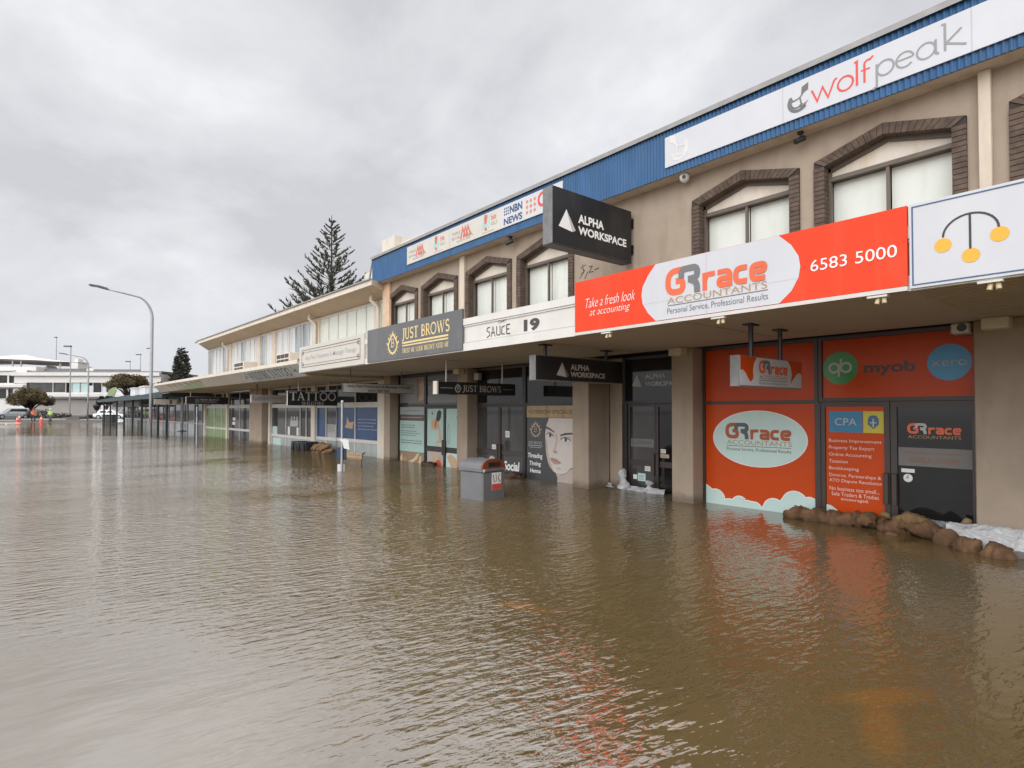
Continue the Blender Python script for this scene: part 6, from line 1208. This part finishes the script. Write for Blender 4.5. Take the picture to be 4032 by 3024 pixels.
# hedges, kerb beds and bits on the shore
def hedge(label, p0, p1, d, h, seed, mat=leaf_d):
    x0, x1 = fl(p0, d), fl(p1, d); t = fthing('hedge', label, 'hedge', (x0+x1)/2, d, .35, 'low hedges on the far shore'); mb = MB(); rg = random.Random(seed)
    n = max(2, int((x1-x0)/.9))
    for i in range(n+1): leafblob(mb, ((x0-x1)/2+(x1-x0)*i/n, 0, h*.5), .75, .6, h*.55*rg.uniform(.8, 1.1), 150, .12, rg)
    mb.build('foliage', mat, t, local=True)
hedge('dark hedge right of the silver car behind the orange worker', 88, 122, 92, 1.5, 1); hedge('dark hedge between the two hi-vis workers', 142, 186, 92, 1.5, 2); hedge('lower dark hedge right of the lime hi-vis worker', 208, 262, 93, 1.0, 3); hedge('low dark hedge behind the umbrella shape', 356, 392, 92, .7, 4)
def fbed(name, pts, mat, z):
    mb = MB().add([(fl(px, d), d, z) for px, d in pts], [tuple(range(len(pts)))]); o = mb.build(name, mat); o.rotation_euler = (0, 0, FARROT); o['kind'] = 'structure'
def fkerb(name, label, px0, px1, d, z0, z1, mat, dd=1.2):
    t = fthing(name, label, 'kerb', fl((px0+px1)/2, d), d, z0, 'kerb edges on the far shore'); FB_(MB().box(fl(px0, d), fl(px1, d), d, d+dd, z0-.3, z1), 'edging', mat, t, fl((px0+px1)/2, d), d, z0)
fkerb('kerb', 'pale kerb edge at the waterline left of the cones', -60, 60, 82.5, .0, .26, concrete); fkerb('kerb', 'pale kerb edge between the two workers', 75, 260, 87, .1, .42, concrete, .8); fkerb('kerb', 'brown planter edge behind the low hedge', 262, 312, 90, .2, .62, M('brown_edging', (.16, .12, .085), .9, .2, 2), 2.0); fkerb('kerb', 'pale kerb island below the white car', 318, 470, 86, .05, .38, concrete, 1.5)
t = fthing('barrier_rail', 'white rail with a white leg standing in the shallow water at the left edge', 'barrier', fl(20, 70), 70, 0); FB_(MB().box(fl(-40, 70), fl(82, 70), 70, 70.08, .10, .19).box(fl(22, 70), fl(27, 70), 70, 70.08, -.4, .10), 'rail', white_p, t, fl(20, 70), 70, 0)
t = fthing('umbrella', 'dark folded market umbrella standing behind the white car', 'umbrella', fl(381, 96), 96, .4); u = MB(); u.lathe([(.05, 0), (.05, 1.2), (.25, 1.25), (.42, 1.6), (.62, 2.0), (.40, 2.25), (.1, 2.4)], (0, 0, 0), 9, 1.0, .8); u.build('canopy', hair_m, t, local=True)
for i, (px, d, w_, h_, lab, m) in enumerate(((477, 74, .9, .5, 'heap of white and brown rubble at the far awning corner', plas_w), (520, 72, 1.6, .55, 'tan sandbag mound beside the far awning glass', sand_o), (545, 71, 1.3, .5, 'second tan sandbag mound next to the far glass wall', sand_m))):
    t = fthing('sandbag_mound', lab, 'sandbags', fl(px, d), d, 0); mb = MB(); rg = random.Random(i)
    for k in range(9):
        c = Vector((rg.uniform(-w_/2, w_/2), rg.uniform(-.3, .3), rg.uniform(0, h_))); k0 = len(mb.v); mb.lathe([(.02, -.13), (.20, -.11), (.27, 0), (.20, .11), (.02, .13)], tuple(c), 9, 1.2, .8)
    mb.build('sacks', m, t, local=True)
t = fthing('bin', 'black wheeled bin standing before the white car at the far awning', 'bin', fl(432, 80), 80, .1); FB_(MB().cbox(fl(412, 80), fl(453, 80), 79.5, 80.5, .05, 1.0, .05), 'body', tub_m, t, fl(432, 80), 80, .1); FB_(MB().cbox(fl(411, 80), fl(454, 80), 79.4, 80.6, 1.0, 1.1, .04), 'lid', black_s, t, fl(432, 80), 80, .1)

# cars: lofted side profile, glazed cabin, wheels with rims, lamps
def car(label, x, y, z, rot, paint, suv=True, bonnet=False):
    p = r0*x+f0*y; t = thing('parked_car', label, 'car', (p.x, p.y, z), FARROT+rot, 'cars on the far shore'); Lh = 2.25; W = .92; hb = 1.05 if suv else .92; ht = 1.68 if suv else 1.45
    def loft(secs, name, mat, par):
        mb = MB(); n = len(secs[0][1])
        for xx, ring in secs: mb.v += [(xx, yy, zz) for yy, zz in ring]
        for i in range(len(secs)-1):
            for j in range(n): mb.f.append((i*n+j, i*n+(j+1) % n, (i+1)*n+(j+1) % n, (i+1)*n+j))
        mb.f += [tuple(range(n-1, -1, -1)), tuple((len(secs)-1)*n+j for j in range(n))]; return mb.build(name, mat, par, local=True, smooth=False)
    ring = lambda w_, z0, z1: [(-w_*.92, z0), (-w_, z0+.15), (-w_, z1-.18), (-w_*.90, z1), (w_*.90, z1), (w_, z1-.18), (w_, z0+.15), (w_*.92, z0)]
    body = loft([(-Lh, ring(W*.82, .40, .80)), (-Lh+.12, ring(W*.93, .30, hb-.08)), (-Lh+.9, ring(W, .26, hb)), (0, ring(W, .26, hb+.02)), (Lh-1.1, ring(W, .26, hb)), (Lh-.35, ring(W*.96, .28, hb-.16)), (Lh-.05, ring(W*.84, .34, hb-.32)), (Lh, ring(W*.80, .40, hb-.42))], 'body', paint, t)
    cab = lambda k: [(-W*k, hb), (-W*k*.97, hb+.1), (-W*k*.84, ht-.06), (-W*k*.74, ht), (W*k*.74, ht), (W*k*.84, ht-.06), (W*k*.97, hb+.1), (W*k, hb)]
    low = [(-W*.9, hb-.02), (-W*.9, hb), (-W*.86, hb+.02), (-W*.8, hb+.03), (W*.8, hb+.03), (W*.86, hb+.02), (W*.9, hb), (W*.9, hb-.02)]
    rear = -Lh+.12 if suv else -Lh+.55
    loft([(rear, low), (rear+.30, cab(.94)), (-.3, cab(.98)), (.35, cab(.96)), (1.12, low)], 'cabin', paint, t)
    for s in (-1, 1):
        g = MB().add([(rear+.42, s*W*.955, hb+.09), (.62, s*W*.955, hb+.09), (.30, s*W*.845, ht-.14), (rear+.52, s*W*.845, ht-.14)], [(0, 1, 2, 3)]); g.build('side_window', glass_dk, t, local=True)
        for xx in (-Lh+.85, Lh-.85):
            wh = MB().tube([(xx, s*(W-.17), .34), (xx, s*(W+.03), .34)], .34, 18).build('wheel', tyre_m, t, local=True); MB().tube([(xx, s*(W+.02), .34), (xx, s*(W+.045), .34)], .21, 14).build('rim', metal_g, wh, local=True)
        MB().cbox(Lh-.32, Lh+.01, s*.62-.17, s*.62+.17, hb-.40, hb-.20, .03).build('headlight', head_m, t, local=True); MB().cbox(.60, .80, s*(W+.02)-.08, s*(W+.02)+.08, hb+.02, hb+.16, .03).build('mirror', paint, t, local=True)
    MB().add([(1.06, -W*.74, hb+.06), (1.06, W*.74, hb+.06), (.44, W*.66, ht-.10), (.44, -W*.66, ht-.10)], [(0, 1, 2, 3)]).build('windscreen', glass_teal, t, local=True)
    MB().cbox(Lh-.06, Lh+.02, -.42, .42, .46, .64, .01).build('grille', black_s, t, local=True); MB().box(Lh+.02, Lh+.03, -.24, .24, .36, .46).build('number_plate', white_pl, t, local=True)
    if bonnet: MB().add([(1.15, -.7, hb), (1.15, .7, hb), (2.05, .66, hb+.95), (2.05, -.66, hb+.95), (1.15, -.7, hb+.05), (1.15, .7, hb+.05), (2.03, .66, hb+1.0), (2.03, -.66, hb+1.0)], [(0, 3, 2, 1), (4, 5, 6, 7), (0, 1, 5, 4), (1, 2, 6, 5), (2, 3, 7, 6), (3, 0, 4, 7)]).build('raised_bonnet', paint, t, local=True)
car('silver four-wheel-drive car parked at the left edge behind the cones', fl(50, 91), 91, .32, R_(232), car_s); car('white car with its bonnet raised at the end of the far awning', fl(440, 90), 90, .30, R_(10), car_w, False, True)
# people
def person(label, px, d, z, top, legs, helmet=None, face=0.0, stride=.18, H=1.75, tape=True, hair=hair_m):
    x = fl(px, d); p = r0*x+f0*y_(d); t = thing('person', label, 'person', (p.x, p.y, z), FARROT+face); k = H/1.75
    J = {'pel': (0, 0, .95), 'ch': (0, -.02, 1.25), 'nk': (0, -.01, 1.48), 'hd': (0, -.03, 1.62), 'tp': (0, -.02, 1.73)}
    vs_ = []; es = []; rs = []
    def v(c, r): vs_.append(tuple(q*k for q in c)); rs.append(r*k); return len(vs_)-1
    a = v(J['pel'], .145); b = v((0, 0, 1.10), .135); c = v(J['ch'], .155); n = v(J['nk'], .058); h0 = v((0, -.02, 1.56), .08); h1 = v((0, -.025, 1.66), .098); h2 = v((0, -.015, 1.74), .06); es += [(a, b), (b, c), (c, n), (n, h0), (h0, h1), (h1, h2)]
    for s in (-1, 1):
        q = [v((s*.17, -.01, 1.40), .07), v((s*.25, -.03, 1.14), .05), v((s*.22, -.20, .98), .042), v((s*.19, -.27, .95), .045)]; es += [(c, q[0])]+[(q[i], q[i+1]) for i in range(3)]
        st = stride*s; q = [v((s*.10, -st*.1, .86), .095), v((s*.11, -st*.6, .48), .065), v((s*.11, -st*.4+.03, .10), .05), v((s*.12, -st*.4-.12, .05), .04)]; es += [(a, q[0])]+[(q[i], q[i+1]) for i in range(3)]
    m = bpy.data.meshes.new('body'); m.from_pydata(vs_, es, []); o = bpy.data.objects.new('body', m); COL.objects.link(o); o.parent = t; WM[o.name] = wm(t); m.materials.append(skin_m)
    sk = o.modifiers.new('skin', 'SKIN'); sl = m.skin_vertices[0].data if m.skin_vertices else None
    if sl is None: m.attributes; 
    for i, r in enumerate(rs): m.skin_vertices[0].data[i].radius = (r, r)
    m.skin_vertices[0].data[0].use_root = True; o.modifiers.new('sub', 'SUBSURF').levels = 1; o.modifiers['sub'].render_levels = 1
    MB().lathe([(.15, .84), (.175, .90), (.17, 1.08), (.19, 1.26), (.185, 1.40), (.10, 1.49), (.06, 1.50)], (0, 0, 0), 14, 1.12, .88).build('jacket', top, t, local=True, smooth=True)
    for s in (-1, 1):
        MB().tube([(s*.18*k, -.01, 1.42*k), (s*.255*k, -.03, 1.14*k), (s*.225*k, -.18, 1.0*k)], .075, 8, r1=.058).build('sleeve', top, t, local=True, smooth=True); st = stride*s
        MB().tube([(s*.095, 0, .95), (s*.105, -st*.1, .84), (s*.112, -st*.6, .48), (s*.112, -st*.4+.02, .12)], .108, 9, r1=.072).build('trouser_leg', legs, t, local=True, smooth=True); MB().cbox(s*.12-.055, s*.12+.055, -st*.4-.18, -st*.4+.09, 0, .10, .02).build('boot', tyre_m, t, local=True)
    if tape: MB().lathe([(.191, 1.10), (.194, 1.16)], (0, 0, 0), 14, 1.1, .9).lathe([(.188, .93), (.190, .98)], (0, 0, 0), 14, 1.1, .9).build('tape', silver_t, t, local=True)
    if helmet: MB().lathe([(.15, 1.685), (.125, 1.70), (.115, 1.77), (.07, 1.82), (.01, 1.835)], (0, -.02, 0), 12).build('hat', helmet, t, local=True, smooth=True)
    else: MB().lathe([(.10, 1.64), (.107, 1.70), (.09, 1.76), (.01, 1.79)], (0, 0, 0), 12).build('hair', hair, t, local=True, smooth=True)
    f_ = MB()
    for s in (-1, 1): f_.box(s*.036-.012, s*.036+.012, -.127, -.117, 1.655, 1.67)
    f_.build('eyes', hair_m, t, local=True); MB().add([(-.018, -.115, 1.61), (.018, -.115, 1.61), (0, -.148, 1.61), (0, -.116, 1.66)], [(0, 2, 1), (0, 3, 2), (2, 3, 1)]).build('nose', skin_m, t, local=True); MB().box(-.025, .025, -.122, -.112, 1.575, 1.585).build('mouth', lip_m, t, local=True)
y_ = lambda d: d
person('worker in an orange-red hi-vis jacket and dark trousers walking at the water edge', 132, 82.5, .12, orange_h, trous_d, None, R_(60), .30, hair=M('light_hair', (.25, .18, .11), .7, .2, 9))
person('worker in a lime hi-vis jacket and grey trousers standing before the low hedge', 199, 82.0, .10, lime_h, trous, silver_t, R_(10), .08)
person('worker in lime hi-vis seen against the far glass wall right of the tall street lamp', 623, 66, -.05, lime_h, trous_d, None, R_(-30), .1)
def cone(label, px, d, z):
    t = fthing('traffic_cone', label, 'traffic cone', fl(px, d), d, z, 'orange traffic cones'); MB().cbox(-.26, .26, -.26, .26, 0, .06, .02).build('base', cone_m, t, local=True); MB().lathe([(.21, .06), (.035, .95), (.03, .96)], (0, 0, 0), 14).build('cone', cone_m, t, local=True); MB().lathe([(.141, .45), (.100, .66)], (0, 0, 0), 14).build('band', silver_t, t, local=True)
cone('orange traffic cone at the waterline in front of the silver car', 70, 78.5, -.03); cone('orange traffic cone between the orange and lime workers', 164, 80.5, .02)
cone('orange traffic cone beside the silver car, half hidden behind the left cone', 78, 84, .15)
